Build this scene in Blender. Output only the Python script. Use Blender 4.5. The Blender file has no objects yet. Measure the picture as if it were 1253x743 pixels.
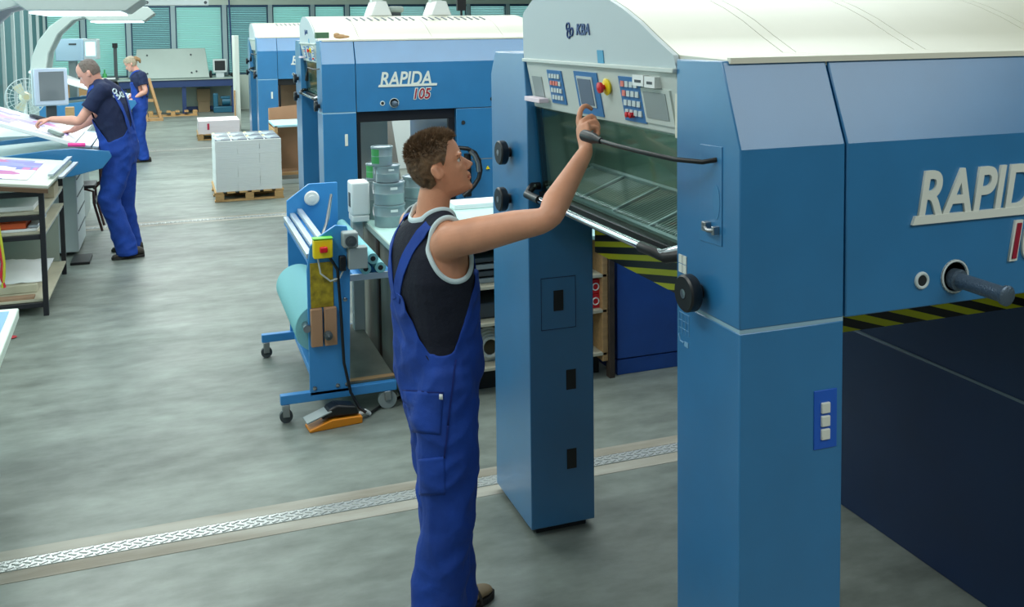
import bpy, bmesh, math, random
from mathutils import Vector, Matrix, Euler, noise
random.seed(7)
PI=math.pi
C=bpy.context.scene.collection
V=Vector
# ---------------------------------------------------------------- camera
FPX,CX,CY,CAMH=1176.,626.,114.,2.05
CR=V((0.9421648,-0.3349088,-0.0127123)); CU=V((0.0342674,0.0585309,0.9976973)); CF=V((0.3333935,0.9404309,-0.0666222))
CO=V((0,0,CAMH))
cd=bpy.data.cameras.new('camera'); cam=bpy.data.objects.new('camera',cd); C.objects.link(cam)
cam.matrix_world=Matrix(((CR.x,CU.x,-CF.x,0),(CR.y,CU.y,-CF.y,0),(CR.z,CU.z,-CF.z,CAMH),(0,0,0,1)))
cd.sensor_width=36; cd.lens=FPX/1253*36; cd.shift_x=0.0004; cd.shift_y=-(371.5-CY)/1253; cd.clip_start=.05; cd.clip_end=200
bpy.context.scene.camera=cam
def ray(u,v): return CF+CR*((u-CX)/FPX)-CU*((v-CY)/FPX)
def on_z(u,v,z=0.): r=ray(u,v); return CO+r*((z-CAMH)/r.z)
def on_y(u,v,y): r=ray(u,v); return CO+r*(y/r.y)
def on_x(u,v,x): r=ray(u,v); return CO+r*(x/r.x)
def on_d(u,v,d): return CO+ray(u,v)*d
# ---------------------------------------------------------------- materials
def lin(c):
    c=c/255.
    return c/12.92 if c<=.04045 else ((c+.055)/1.055)**2.4
def col(r,g,b): return (lin(r),lin(g),lin(b),1)
MATS={}
def mat(name,rgb,rough=.5,metal=0.,var=0.,vscale=8.,bump=0.,bscale=60.,spec=.5,emit=0.,trans=0.,coat=0.,rgb2=None,stretch=(1,1,1),alpha=1.):
    if name in MATS: return MATS[name]
    m=bpy.data.materials.new(name); m.use_nodes=True; nt=m.node_tree; b=nt.nodes['Principled BSDF']
    b.inputs['Base Color'].default_value=col(*rgb); b.inputs['Roughness'].default_value=rough; b.inputs['Metallic'].default_value=metal
    b.inputs['Specular IOR Level'].default_value=spec
    if coat: b.inputs['Coat Weight'].default_value=coat; b.inputs['Coat Roughness'].default_value=.3
    if trans: b.inputs['Transmission Weight'].default_value=trans
    if emit:
        b.inputs['Emission Color'].default_value=col(*rgb); b.inputs['Emission Strength'].default_value=emit
    if alpha<1: b.inputs['Alpha'].default_value=alpha
    if var or bump or rgb2:
        tc=nt.nodes.new('ShaderNodeTexCoord'); mp=nt.nodes.new('ShaderNodeMapping'); nt.links.new(tc.outputs['Object'],mp.inputs[0]); mp.inputs['Scale'].default_value=stretch
    if var or rgb2:
        n=nt.nodes.new('ShaderNodeTexNoise'); n.inputs['Scale'].default_value=vscale; n.inputs['Detail'].default_value=5; nt.links.new(mp.outputs[0],n.inputs[0])
        r=nt.nodes.new('ShaderNodeValToRGB'); nt.links.new(n.outputs[0],r.inputs[0])
        c0=col(*rgb); k=1-var; c1=col(*rgb2) if rgb2 else tuple(min(1,x*(1+var)) for x in c0[:3])+(1,)
        r.color_ramp.elements[0].position=.32; r.color_ramp.elements[1].position=.68
        r.color_ramp.elements[0].color=(c0[0]*k,c0[1]*k,c0[2]*k,1); r.color_ramp.elements[1].color=c1
        nt.links.new(r.outputs[0],b.inputs['Base Color'])
    if bump:
        n2=nt.nodes.new('ShaderNodeTexNoise'); n2.inputs['Scale'].default_value=bscale; n2.inputs['Detail'].default_value=4; nt.links.new(mp.outputs[0],n2.inputs[0])
        bp=nt.nodes.new('ShaderNodeBump'); bp.inputs['Strength'].default_value=bump; bp.inputs['Distance'].default_value=.01
        nt.links.new(n2.outputs[0],bp.inputs['Height']); nt.links.new(bp.outputs[0],b.inputs['Normal'])
    MATS[name]=m; return m
M=dict(
 blue=mat('press_blue',(40,116,168),.36,coat=1.,var=.05,vscale=5,bump=.03,bscale=300),
 dblue=mat('casing_blue',(36,82,160),.45,var=.08,vscale=6),
 cream=mat('cream_cover',(226,223,205),.42,var=.02,vscale=4),
 pale=mat('pale_panel',(206,214,208),.4),
 gable=mat('gable_panel',(188,200,203),.45),
 black=mat('black_plastic',(18,18,20),.4), rubber=mat('rubber',(28,28,30),.7),
 dark=mat('dark_interior',(24,28,32),.6), 
 steel=mat('steel',(170,172,175),.3,1.), chrome=mat('chrome',(205,208,212),.12,1.), alu=mat('aluminium',(190,200,210),.35,.6),
 dsteel=mat('dark_steel',(70,75,82),.35,.9,bump=.3,bscale=200),
 white=mat('white_paint',(232,234,232),.45), red=mat('red_plastic',(215,25,35),.35), yellow=mat('yellow_plastic',(245,215,20),.4),
 navy=mat('navy_line',(20,60,120),.4), screen=mat('lcd_screen',(110,125,145),.25), keyblue=mat('key_blue',(58,120,178),.4),
 glass=None,
 letter=mat('letter_white',(220,222,212),.45), letter_red=mat('letter_red',(150,25,50),.4),
 wood=mat('pallet_wood',(190,150,98),.7,var=.22,vscale=10,stretch=(1,8,8)), ply=mat('plywood',(178,140,96),.6,var=.12,vscale=9,stretch=(1,5,5)),
 board=mat('brown_board',(176,134,102),.7,var=.08,vscale=3),
 paper=mat('paper',(236,238,238),.7), paperside=mat('paper_side',(222,224,222),.75),
 cblue=mat('cart_blue',(60,142,208),.4), roll=mat('roll_cloth',(128,190,196),.85,bump=.15,bscale=80), orange=mat('orange_paint',(228,138,20),.5),
 can=mat('can_grey',(142,158,162),.38,.25), green=mat('label_green',(60,150,80),.5),
 tabletop=mat('table_mat',(178,214,206),.45,var=.05), sidewood=mat('worn_side',(120,118,108),.7,var=.3,vscale=6,stretch=(1,1,.3)),
 grey=mat('grey_paint',(150,160,160),.5), lgrey=mat('light_grey',(196,206,206),.5), dgrey=mat('dark_grey',(70,78,82),.6),
 rackblk=mat('rack_black',(26,26,34),.45), shelf=mat('shelf_board',(196,190,168),.6,var=.08,vscale=5),
 skin=mat('skin',(214,150,118),.5,var=.08,vscale=14,bump=.05,bscale=250), skin2=mat('skin_pale',(222,160,140),.5,var=.06,vscale=14),
 hair=mat('hair_brown',(108,82,58),.6,var=.4,vscale=60), hairgrey=mat('hair_short_grey',(110,96,88),.7,var=.25,vscale=80), hairblond=mat('hair_blond',(158,144,122),.6,var=.2,vscale=50), hairtie=mat('hair_tail',(150,116,78),.6,var=.2,vscale=50),
 navycloth=mat('navy_cloth',(15,20,38),.85,bump=.25,bscale=90), navytee=mat('navy_tee',(20,32,68),.85,bump=.2,bscale=60),
 overall=mat('overall_cloth',(12,60,150),.8,var=.16,vscale=9,bump=.35,bscale=28),
 trimw=mat('trim_white',(205,222,226),.7), shoe=mat('shoe_leather',(52,46,40),.6), shoesole=mat('shoe_sole',(30,28,26),.7), strapb=mat('sandal_strap',(130,112,84),.6),
 eye=mat('eye_white',(225,222,215),.2), iris=mat('iris',(50,42,36),.15), lip=mat('lip',(190,112,96),.45),
 print1=None, lamp=mat('canopy_tube',(225,245,255),.4,emit=2.2), pink=mat('pink',(240,60,150),.5),
 cable=mat('cable_grey',(190,195,190),.5), mon=mat('monitor_case',(216,226,240),.4), monscr=mat('monitor_glass',(120,128,130),.15),
 panelg=mat('panel_grey',(158,172,165),.5,var=.04,vscale=2), wallg=mat('dado_grey',(182,196,184),.7), teal=mat('pump_teal',(30,92,116),.45), cardboard=mat('cardboard',(150,130,100),.8),
 dapron=mat('bench_blue',(34,58,104),.45), pallet_dark=mat('pallet_gap',(40,36,32),.8),
)
def stripes_mat():
    m=bpy.data.materials.new('hazard_stripes'); m.use_nodes=True; nt=m.node_tree; b=nt.nodes['Principled BSDF']; b.inputs['Roughness'].default_value=.5
    tc=nt.nodes.new('ShaderNodeTexCoord'); s=nt.nodes.new('ShaderNodeSeparateXYZ'); nt.links.new(tc.outputs['Object'],s.inputs[0])
    def mth(op,a,bv):
        n=nt.nodes.new('ShaderNodeMath'); n.operation=op
        for i,q in enumerate((a,bv)):
            if isinstance(q,(int,float)): n.inputs[i].default_value=q
            elif q is not None: nt.links.new(q,n.inputs[i])
        return n.outputs[0]
    a=mth('MULTIPLY',s.outputs[0],.3); b2=mth('MULTIPLY',s.outputs[1],.2); t=mth('ADD',mth('ADD',a,b2),s.outputs[2]); t=mth('MULTIPLY',t,21.); t=mth('FRACT',t,None); t=mth('GREATER_THAN',t,.55)
    mx=nt.nodes.new('ShaderNodeMix'); mx.data_type='RGBA'; nt.links.new(t,mx.inputs[0]); mx.inputs[6].default_value=col(20,20,20); mx.inputs[7].default_value=col(205,205,20)
    nt.links.new(mx.outputs[2],b.inputs['Base Color']); return m
M['hazard']=stripes_mat()
def glass_mat(name,rgb,op,rough=.03):
    m=bpy.data.materials.new(name); m.use_nodes=True; nt=m.node_tree; nt.nodes.remove(nt.nodes['Principled BSDF'])
    o=nt.nodes['Material Output']; t=nt.nodes.new('ShaderNodeBsdfTransparent'); t.inputs[0].default_value=col(*rgb); g=nt.nodes.new('ShaderNodeBsdfGlossy'); g.inputs['Roughness'].default_value=rough; g.inputs[0].default_value=(.9,1,.98,1)
    lw=nt.nodes.new('ShaderNodeLayerWeight'); lw.inputs[0].default_value=.5; pw=nt.nodes.new('ShaderNodeMath'); pw.operation='POWER'; nt.links.new(lw.outputs['Facing'],pw.inputs[0]); pw.inputs[1].default_value=3.; fr=nt.nodes.new('ShaderNodeMath'); fr.operation='MULTIPLY'; nt.links.new(pw.outputs[0],fr.inputs[0]); fr.inputs[1].default_value=.3; mx=nt.nodes.new('ShaderNodeMixShader')
    ad=nt.nodes.new('ShaderNodeMath'); ad.operation='ADD'; nt.links.new(fr.outputs[0],ad.inputs[0]); ad.inputs[1].default_value=op
    nt.links.new(ad.outputs[0],mx.inputs[0]); nt.links.new(t.outputs[0],mx.inputs[1]); nt.links.new(g.outputs[0],mx.inputs[2]); nt.links.new(mx.outputs[0],o.inputs[0]); return m
M['glass']=glass_mat('guard_glass',(224,236,230),.03,.04); M['pane']=glass_mat('window_glass',(200,228,224),.03)
def print_mat(name,seed,cols):
    m=bpy.data.materials.new(name); m.use_nodes=True; nt=m.node_tree; b=nt.nodes['Principled BSDF']; b.inputs['Roughness'].default_value=.35
    tc=nt.nodes.new('ShaderNodeTexCoord'); mp=nt.nodes.new('ShaderNodeMapping'); mp.inputs['Location'].default_value=(seed,seed*1.7,0); nt.links.new(tc.outputs['Object'],mp.inputs[0])
    v=nt.nodes.new('ShaderNodeTexVoronoi'); v.inputs['Scale'].default_value=5.5; v.distance='CHEBYCHEV'; nt.links.new(mp.outputs[0],v.inputs[0])
    s=nt.nodes.new('ShaderNodeSeparateXYZ'); nt.links.new(v.outputs['Color'],s.inputs[0])
    r=nt.nodes.new('ShaderNodeValToRGB'); r.color_ramp.interpolation='CONSTANT'; nt.links.new(s.outputs[0],r.inputs[0])
    e=r.color_ramp.elements; e[0].color=col(*cols[0]); e[1].color=col(*cols[-1]); e[1].position=.85
    for i,c in enumerate(cols[1:-1]): q=e.new((i+1)/(len(cols))*.9); q.color=col(*c)
    nt.links.new(r.outputs[0],b.inputs['Base Color']); return m
M['print1']=print_mat('printed_violet',1.3,[(112,104,186),(220,210,230),(180,84,150),(130,130,205),(225,225,235),(84,92,170)])
M['print2']=print_mat('printed_lilac',4.1,[(205,190,225),(215,120,180),(135,118,200),(225,222,232),(165,140,210)])
M['print3']=print_mat('printed_cover',2.2,[(100,110,120),(225,220,150),(235,235,235),(110,120,130),(170,185,190)])
def floor_mat():
    m=bpy.data.materials.new('concrete_floor'); m.use_nodes=True; nt=m.node_tree; b=nt.nodes['Principled BSDF']
    tc=nt.nodes.new('ShaderNodeTexCoord')
    def nz(scale,det,st=(1,1,1),rough=.6):
        mp=nt.nodes.new('ShaderNodeMapping'); mp.inputs['Scale'].default_value=st; nt.links.new(tc.outputs['Object'],mp.inputs[0])
        n=nt.nodes.new('ShaderNodeTexNoise'); n.inputs['Scale'].default_value=scale; n.inputs['Detail'].default_value=det; n.inputs['Roughness'].default_value=rough; nt.links.new(mp.outputs[0],n.inputs[0]); return n.outputs[0]
    a=nz(1.1,8,(.5,1.6,1)); c=nz(9,8,(.5,1,1)); 
    ad=nt.nodes.new('ShaderNodeMath'); ad.operation='MULTIPLY_ADD'; nt.links.new(c,ad.inputs[0]); ad.inputs[1].default_value=.45; 
    m2=nt.nodes.new('ShaderNodeMath'); m2.operation='MULTIPLY'; nt.links.new(a,m2.inputs[0]); m2.inputs[1].default_value=.55; nt.links.new(m2.outputs[0],ad.inputs[2])
    r=nt.nodes.new('ShaderNodeValToRGB'); nt.links.new(ad.outputs[0],r.inputs[0]); e=r.color_ramp.elements
    e[0].position=.36; e[0].color=col(92,98,92); e[1].position=.64; e[1].color=col(138,146,139)
    q=e.new(.5); q.color=col(117,124,117)
    nt.links.new(r.outputs[0],b.inputs['Base Color'])
    rr=nt.nodes.new('ShaderNodeMapRange'); nt.links.new(nz(2.3,6,(.6,1,1)),rr.inputs[0]); rr.inputs[3].default_value=.28; rr.inputs[4].default_value=.62; nt.links.new(rr.outputs[0],b.inputs['Roughness'])
    bp=nt.nodes.new('ShaderNodeBump'); bp.inputs['Strength'].default_value=.12; bp.inputs['Distance'].default_value=.01; nt.links.new(c,bp.inputs['Height']); nt.links.new(bp.outputs[0],b.inputs['Normal'])
    return m
M['floor']=floor_mat()
M['band']=mat('worn_concrete_band',(140,132,116),.6,var=.2,vscale=3,stretch=(.4,2,1),rgb2=(172,170,160),bump=.1,bscale=40)
# ---------------------------------------------------------------- mesh helpers
class MB:
    def __init__(s): s.v=[];s.f=[];s.m=[];s.cm=0
    def add(s,vs,fs,mi=None):
        o=len(s.v); s.v+= [tuple(p) for p in vs]; s.f+=[tuple(i+o for i in f) for f in fs]; s.m+=[s.cm if mi is None else mi]*len(fs); return s
    def box(s,x0,x1,y0,y1,z0,z1,mi=None,R=None,at=None):
        vs=[V((x,y,z)) for x in(x0,x1) for y in(y0,y1) for z in(z0,z1)]
        if R is not None: vs=[(R@p) for p in vs]
        if at is not None: vs=[p+V(at) for p in vs]
        return s.add(vs,[(0,1,3,2),(4,6,7,5),(0,4,5,1),(2,3,7,6),(0,2,6,4),(1,5,7,3)],mi)
    def prism(s,pts,a0,a1,axis='x',mi=None):
        n=len(pts)
        def P(a,p): return {'x':(a,p[0],p[1]),'y':(p[0],a,p[1]),'z':(p[0],p[1],a)}[axis]
        vs=[P(a0,p) for p in pts]+[P(a1,p) for p in pts]
        return s.add(vs,[tuple(range(n))[::-1],tuple(range(n,2*n))]+[(i,(i+1)%n,(i+1)%n+n,i+n) for i in range(n)],mi)
    def tube(s,path,r,n=10,mi=None,closed=False,cap=True):
        path=[V(p) for p in path]; N=len(path); rs=r if isinstance(r,(list,tuple)) else [r]*N
        up=V((0,0,1)); rings=[]; prev=None
        for i,p in enumerate(path):
            if closed: t=(path[(i+1)%N]-path[i-1])
            else: t=(path[min(i+1,N-1)]-path[max(i-1,0)])
            t.normalize()
            if prev is None:
                a=t.cross(up); a=a if a.length>.1 else t.cross(V((1,0,0)))
            else: a=prev-t*prev.dot(t)
            a.normalize(); prev=a; b=t.cross(a)
            rings.append([p+a*(rs[i]*math.cos(2*PI*k/n))+b*(rs[i]*math.sin(2*PI*k/n)) for k in range(n)])
        vs=[q for R in rings for q in R]; fs=[]
        for i in range(N if closed else N-1):
            j=(i+1)%N
            for k in range(n): fs.append((i*n+k,i*n+(k+1)%n,j*n+(k+1)%n,j*n+k))
        if cap and not closed: fs+=[tuple(range(n))[::-1],tuple(range((N-1)*n,N*n))]
        return s.add(vs,fs,mi)
    def cyl(s,p0,p1,r0,r1=None,n=20,mi=None): return s.tube([p0,p1],[r0,r0 if r1 is None else r1],n,mi)
    def lathe(s,prof,c=(0,0,0),n=24,axis=(0,0,1),mi=None):   # prof: (r,h)
        ax=V(axis).normalized(); a=ax.cross(V((0,0,1)));a=a if a.length>.1 else V((1,0,0)); a.normalize(); b=ax.cross(a); c=V(c)
        vs=[c+ax*h+(a*math.cos(2*PI*k/n)+b*math.sin(2*PI*k/n))*max(r,1e-5) for r,h in prof for k in range(n)]
        fs=[(i*n+k,i*n+(k+1)%n,(i+1)*n+(k+1)%n,(i+1)*n+k) for i in range(len(prof)-1) for k in range(n)]
        fs+=[tuple(range(n))[::-1],tuple(range((len(prof)-1)*n,len(prof)*n))]
        return s.add(vs,fs,mi)
    def ell(s,c,r,R=None,n=14,m=10,mi=None):
        c=V(c);vs=[];fs=[]
        for i in range(m+1):
            a=PI*i/m
            for k in range(n):
                p=V((r[0]*math.sin(a)*math.cos(2*PI*k/n),r[1]*math.sin(a)*math.sin(2*PI*k/n),r[2]*math.cos(a)))
                if R is not None:p=R@p
                vs.append(c+p)
        for i in range(m):
            for k in range(n): fs.append((i*n+k,(i+1)*n+k,(i+1)*n+(k+1)%n,i*n+(k+1)%n))
        return s.add(vs,fs,mi)
    def rings(s,rings,mi=None):      # list of rings of equal vertex count, capped
        n=len(rings[0]); N=len(rings); fs=[(i*n+k,i*n+(k+1)%n,(i+1)*n+(k+1)%n,(i+1)*n+k) for i in range(N-1) for k in range(n)]
        fs+=[tuple(range(n))[::-1],tuple(range((N-1)*n,N*n))]
        return s.add([q for R in rings for q in R],fs,mi)
    def quad(s,a,b,c,d,mi=None): return s.add([a,b,c,d],[(0,1,2,3)],mi)
    def slab(s,a,b,c,d,t,mi=None):   # thick quad, t along normal
        a,b,c,d=map(V,(a,b,c,d)); nrm=(b-a).cross(d-a).normalized()*t
        return s.add([a,b,c,d,a+nrm,b+nrm,c+nrm,d+nrm],[(3,2,1,0),(4,5,6,7),(0,1,5,4),(1,2,6,5),(2,3,7,6),(3,0,4,7)],mi)
    def mesh(s,name='m'):
        me=bpy.data.meshes.new(name); me.from_pydata(s.v,[],s.f); me.update(); bm=bmesh.new(); bm.from_mesh(me); 
        bmesh.ops.recalc_face_normals(bm,faces=bm.faces); bm.to_mesh(me); bm.free(); return me
    def build(s,name,mt,parent=None,bev=0.,smooth=False,seg=2):
        me=bpy.data.meshes.new(name); me.from_pydata(s.v,[],s.f)
        for i,f in enumerate(me.polygons): f.material_index=s.m[i]
        me.update(); bm=bmesh.new(); bm.from_mesh(me); bmesh.ops.recalc_face_normals(bm,faces=bm.faces); bm.to_mesh(me); bm.free()
        for q in (mt if isinstance(mt,(list,tuple)) else [mt]): me.materials.append(q)
        o=bpy.data.objects.new(name,me); C.objects.link(o)
        if parent is not None: o.parent=parent
        if bev:
            md=o.modifiers.new('bevel','BEVEL'); md.width=bev; md.segments=seg; md.limit_method='ANGLE'; md.angle_limit=.6; md.harden_normals=False
        if smooth or bev:
            for p in me.polygons: p.use_smooth=True
            me.set_sharp_from_angle(angle=.7 if smooth else .25)
        return o
def tag(o,label=None,cat=None,group=None,kind=None):
    if label:o['label']=label
    if cat:o['category']=cat
    if group:o['group']=group
    if kind:o['kind']=kind
    return o
def empty(name,loc=(0,0,0),rz=0.,label=None,cat=None,group=None):
    o=bpy.data.objects.new(name,None); C.objects.link(o); o.location=loc; o.rotation_euler=(0,0,rz); o.empty_display_size=.1
    return tag(o,label,cat,group)
def copy_tree(o,parent=None):
    c=o.copy(); C.objects.link(c)
    if parent: c.parent=parent
    for ch in list(o.children): copy_tree(ch,c)
    return c
def B(name,mt,parent,*boxes,bev=.003):
    m=MB()
    for b in boxes: m.box(*b)
    return m.build(name,mt,parent,bev=bev)
def text(name,s,mt,parent,loc,size,rot=(PI/2,0,0),shear=0.,bold=0.,ext=.003,sx=1.,label=None):
    cu=bpy.data.curves.new('t','FONT'); cu.body=s; cu.size=size; cu.shear=shear; cu.offset=bold; cu.extrude=ext
    to=bpy.data.objects.new('t',cu); C.objects.link(to); dg=bpy.context.evaluated_depsgraph_get()
    me=bpy.data.meshes.new_from_object(to.evaluated_get(dg)); bpy.data.objects.remove(to); bpy.data.curves.remove(cu)
    T=Matrix.Translation(V(loc))@Euler(rot).to_matrix().to_4x4()@Matrix.Diagonal((sx,1,1,1)); me.transform(T); me.name=name
    me.materials.clear(); me.materials.append(mt)
    o=bpy.data.objects.new(name,me); C.objects.link(o); 
    if parent is not None:o.parent=parent
    return o
def struct(o): o['kind']='structure'; return o
# ================================================================ SETTING
XL,XR,YN,YB,ZC=-2.95,12.,-9.,26.5,4.4
struct(B('floor',M['floor'],None,(XL-.2,XR+.2,YN-.2,YB+.2,-.1,0),bev=0))
M['ceil']=mat('ceiling_paint',(200,204,200),.8); M['wallp']=mat('wall_paint',(176,186,182),.8); M['frame']=mat('frame_blue',(24,66,96),.5); M['pill']=mat('pillar_grey',(150,172,176),.6)
struct(B('ceiling',M['ceil'],None,(XL-.2,XR+.2,YN-.2,YB+.2,ZC,ZC+.1),bev=0))
struct(B('wall_right',M['wallp'],None,(XR,XR+.2,YN,YB,0,ZC),bev=0))
struct(B('wall_front',M['wallp'],None,(XL,XR,YN-.2,YN,0,ZC),bev=0))
# back wall: dado below the sill, lintel above, pillars; openings between
ZS,ZT=.93,2.78
cols=[-2.95,-2.05,-.98,.1,1.38,2.56,3.68,4.62,5.7,6.9,8.1,9.3,10.5,12.]
m=MB(); m.box(XL-.2,XR,YB,YB+.2,0,ZS,0); m.box(XL-.2,XR,YB,YB+.2,ZT,ZC,0)
for x in cols: m.box(x-.055,x+.055,YB-.04,YB+.16,ZS,ZT,1)
struct(m.build('wall_back',[M['wallg'],M['pill']],None))
struct(B('trim_lintel',M['frame'],None,(XL,XR,YB-.03,YB,ZT-.06,ZT-.01),bev=0))
M['blind']=mat('blind_slat',(96,190,182),.6,trans=0); 
def blind_mat(name,rgb,tr):
    m=bpy.data.materials.new(name); m.use_nodes=True; nt=m.node_tree; nt.nodes.remove(nt.nodes['Principled BSDF']); o=nt.nodes['Material Output']
    d=nt.nodes.new('ShaderNodeBsdfDiffuse'); t=nt.nodes.new('ShaderNodeBsdfTranslucent'); d.inputs[0].default_value=col(*rgb); t.inputs[0].default_value=col(*rgb)
    x=nt.nodes.new('ShaderNodeMixShader'); x.inputs[0].default_value=tr; nt.links.new(d.outputs[0],x.inputs[1]); nt.links.new(t.outputs[0],x.inputs[2]); nt.links.new(x.outputs[0],o.inputs[0]); return m
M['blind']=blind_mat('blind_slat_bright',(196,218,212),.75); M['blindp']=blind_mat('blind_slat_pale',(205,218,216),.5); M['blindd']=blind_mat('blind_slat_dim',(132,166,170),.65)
wn=0
for i in range(len(cols)-1):
    x0,x1=cols[i]+.055,cols[i+1]-.055; wn+=1
    w=struct(B('window_%d'%wn,M['frame'],None,(x0,x0+.035,YB+.02,YB+.08,ZS,ZT),(x1-.035,x1,YB+.02,YB+.08,ZS,ZT),(x0,x1,YB+.02,YB+.08,ZS,ZS+.04),(x0,x1,YB+.02,YB+.08,ZT-.04,ZT),bev=0))
    B('pane',M['pane'],w,(x0+.03,x1-.03,YB+.07,YB+.076,ZS+.04,ZT-.04),bev=0)
    m=MB(); z=ZS+.06
    while z<ZT-.06:
        m.slab((x0+.03,YB-.012,z-.02),(x1-.03,YB-.012,z-.02),(x1-.03,YB+.016,z+.021),(x0+.03,YB+.016,z+.021),.0015); z+=.048
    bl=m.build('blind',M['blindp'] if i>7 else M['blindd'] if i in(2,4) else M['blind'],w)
# left wall: glazed, tall panes between pale mullions, with vertical lamellae
m=MB(); m.box(XL-.2,XL,YN,YB,0,.12); m.box(XL-.2,XL,YN,YB,3.3,ZC); m.box(XL-.2,XL,YN,6,.12,3.3)
ys=[6+1.28*k for k in range(17)]
for y in ys: m.box(XL-.12,XL+.05,y-.05,y+.05,.12,3.3)
struct(m.build('wall_left',M['lgrey'],None))
for k in range(16):
    y0,y1=ys[k]+.05,min(ys[k+1]-.05,YB); wn+=1
    w=struct(B('window_%d'%wn,M['frame'],None,(XL-.08,XL-.02,y0,y0+.04,.12,3.3),(XL-.08,XL-.02,y1-.04,y1,.12,3.3),(XL-.08,XL-.02,y0,y1,1.1,1.14),bev=0))
    B('pane',M['pane'],w,(XL-.06,XL-.055,y0+.03,y1-.03,.12,3.3),bev=0)
    if y0>16:
        m=MB()
        for j in range(5):
            yy=y0+.12+j*.22; m.slab((XL-.015,yy,.15),(XL+.0,yy+.13,.15),(XL+.0,yy+.13,3.25),(XL-.015,yy,3.25),.002)
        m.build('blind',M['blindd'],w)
# outside ground and hedge seen through the glazing
struct(B('ground_outside',mat('outside_green',(70,110,84),.9,var=.3,vscale=1.5),None,(-14,XL-.3,0,34,-.2,-.1),bev=0))
# trench covers across the floor
M['tread']=mat('tread_steel',(205,208,206),.28,.55,bump=.2,bscale=120)
for k,yc in enumerate((4.04,10.97,17.87)):
    struct(B('trim_%d'%(2*k+1),M['band'],None,(XL,XR,yc-.13,yc-.046,-.01,.0015),(XL,XR,yc+.046,yc+.125,-.01,.0015),bev=0))
    m=MB(); m.box(XL,XR,yc-.04,yc+.04,-.01,.003)
    x=XL+.02
    while x<(6 if k==0 else 3.2):
        for j,(dy,a) in enumerate(((-.025,.5),(0,-.5),(.025,.5))):
            if k and j==1: continue
            m.box(-.016,.016,-.0045,.0045,0,.0035,R=Matrix.Rotation(a,3,'Z'),at=(x+(j%2)*.02,yc+dy,.003))
        x+=.04
    struct(m.build('trim_%d'%(2*k+2),M['tread'],None))
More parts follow.
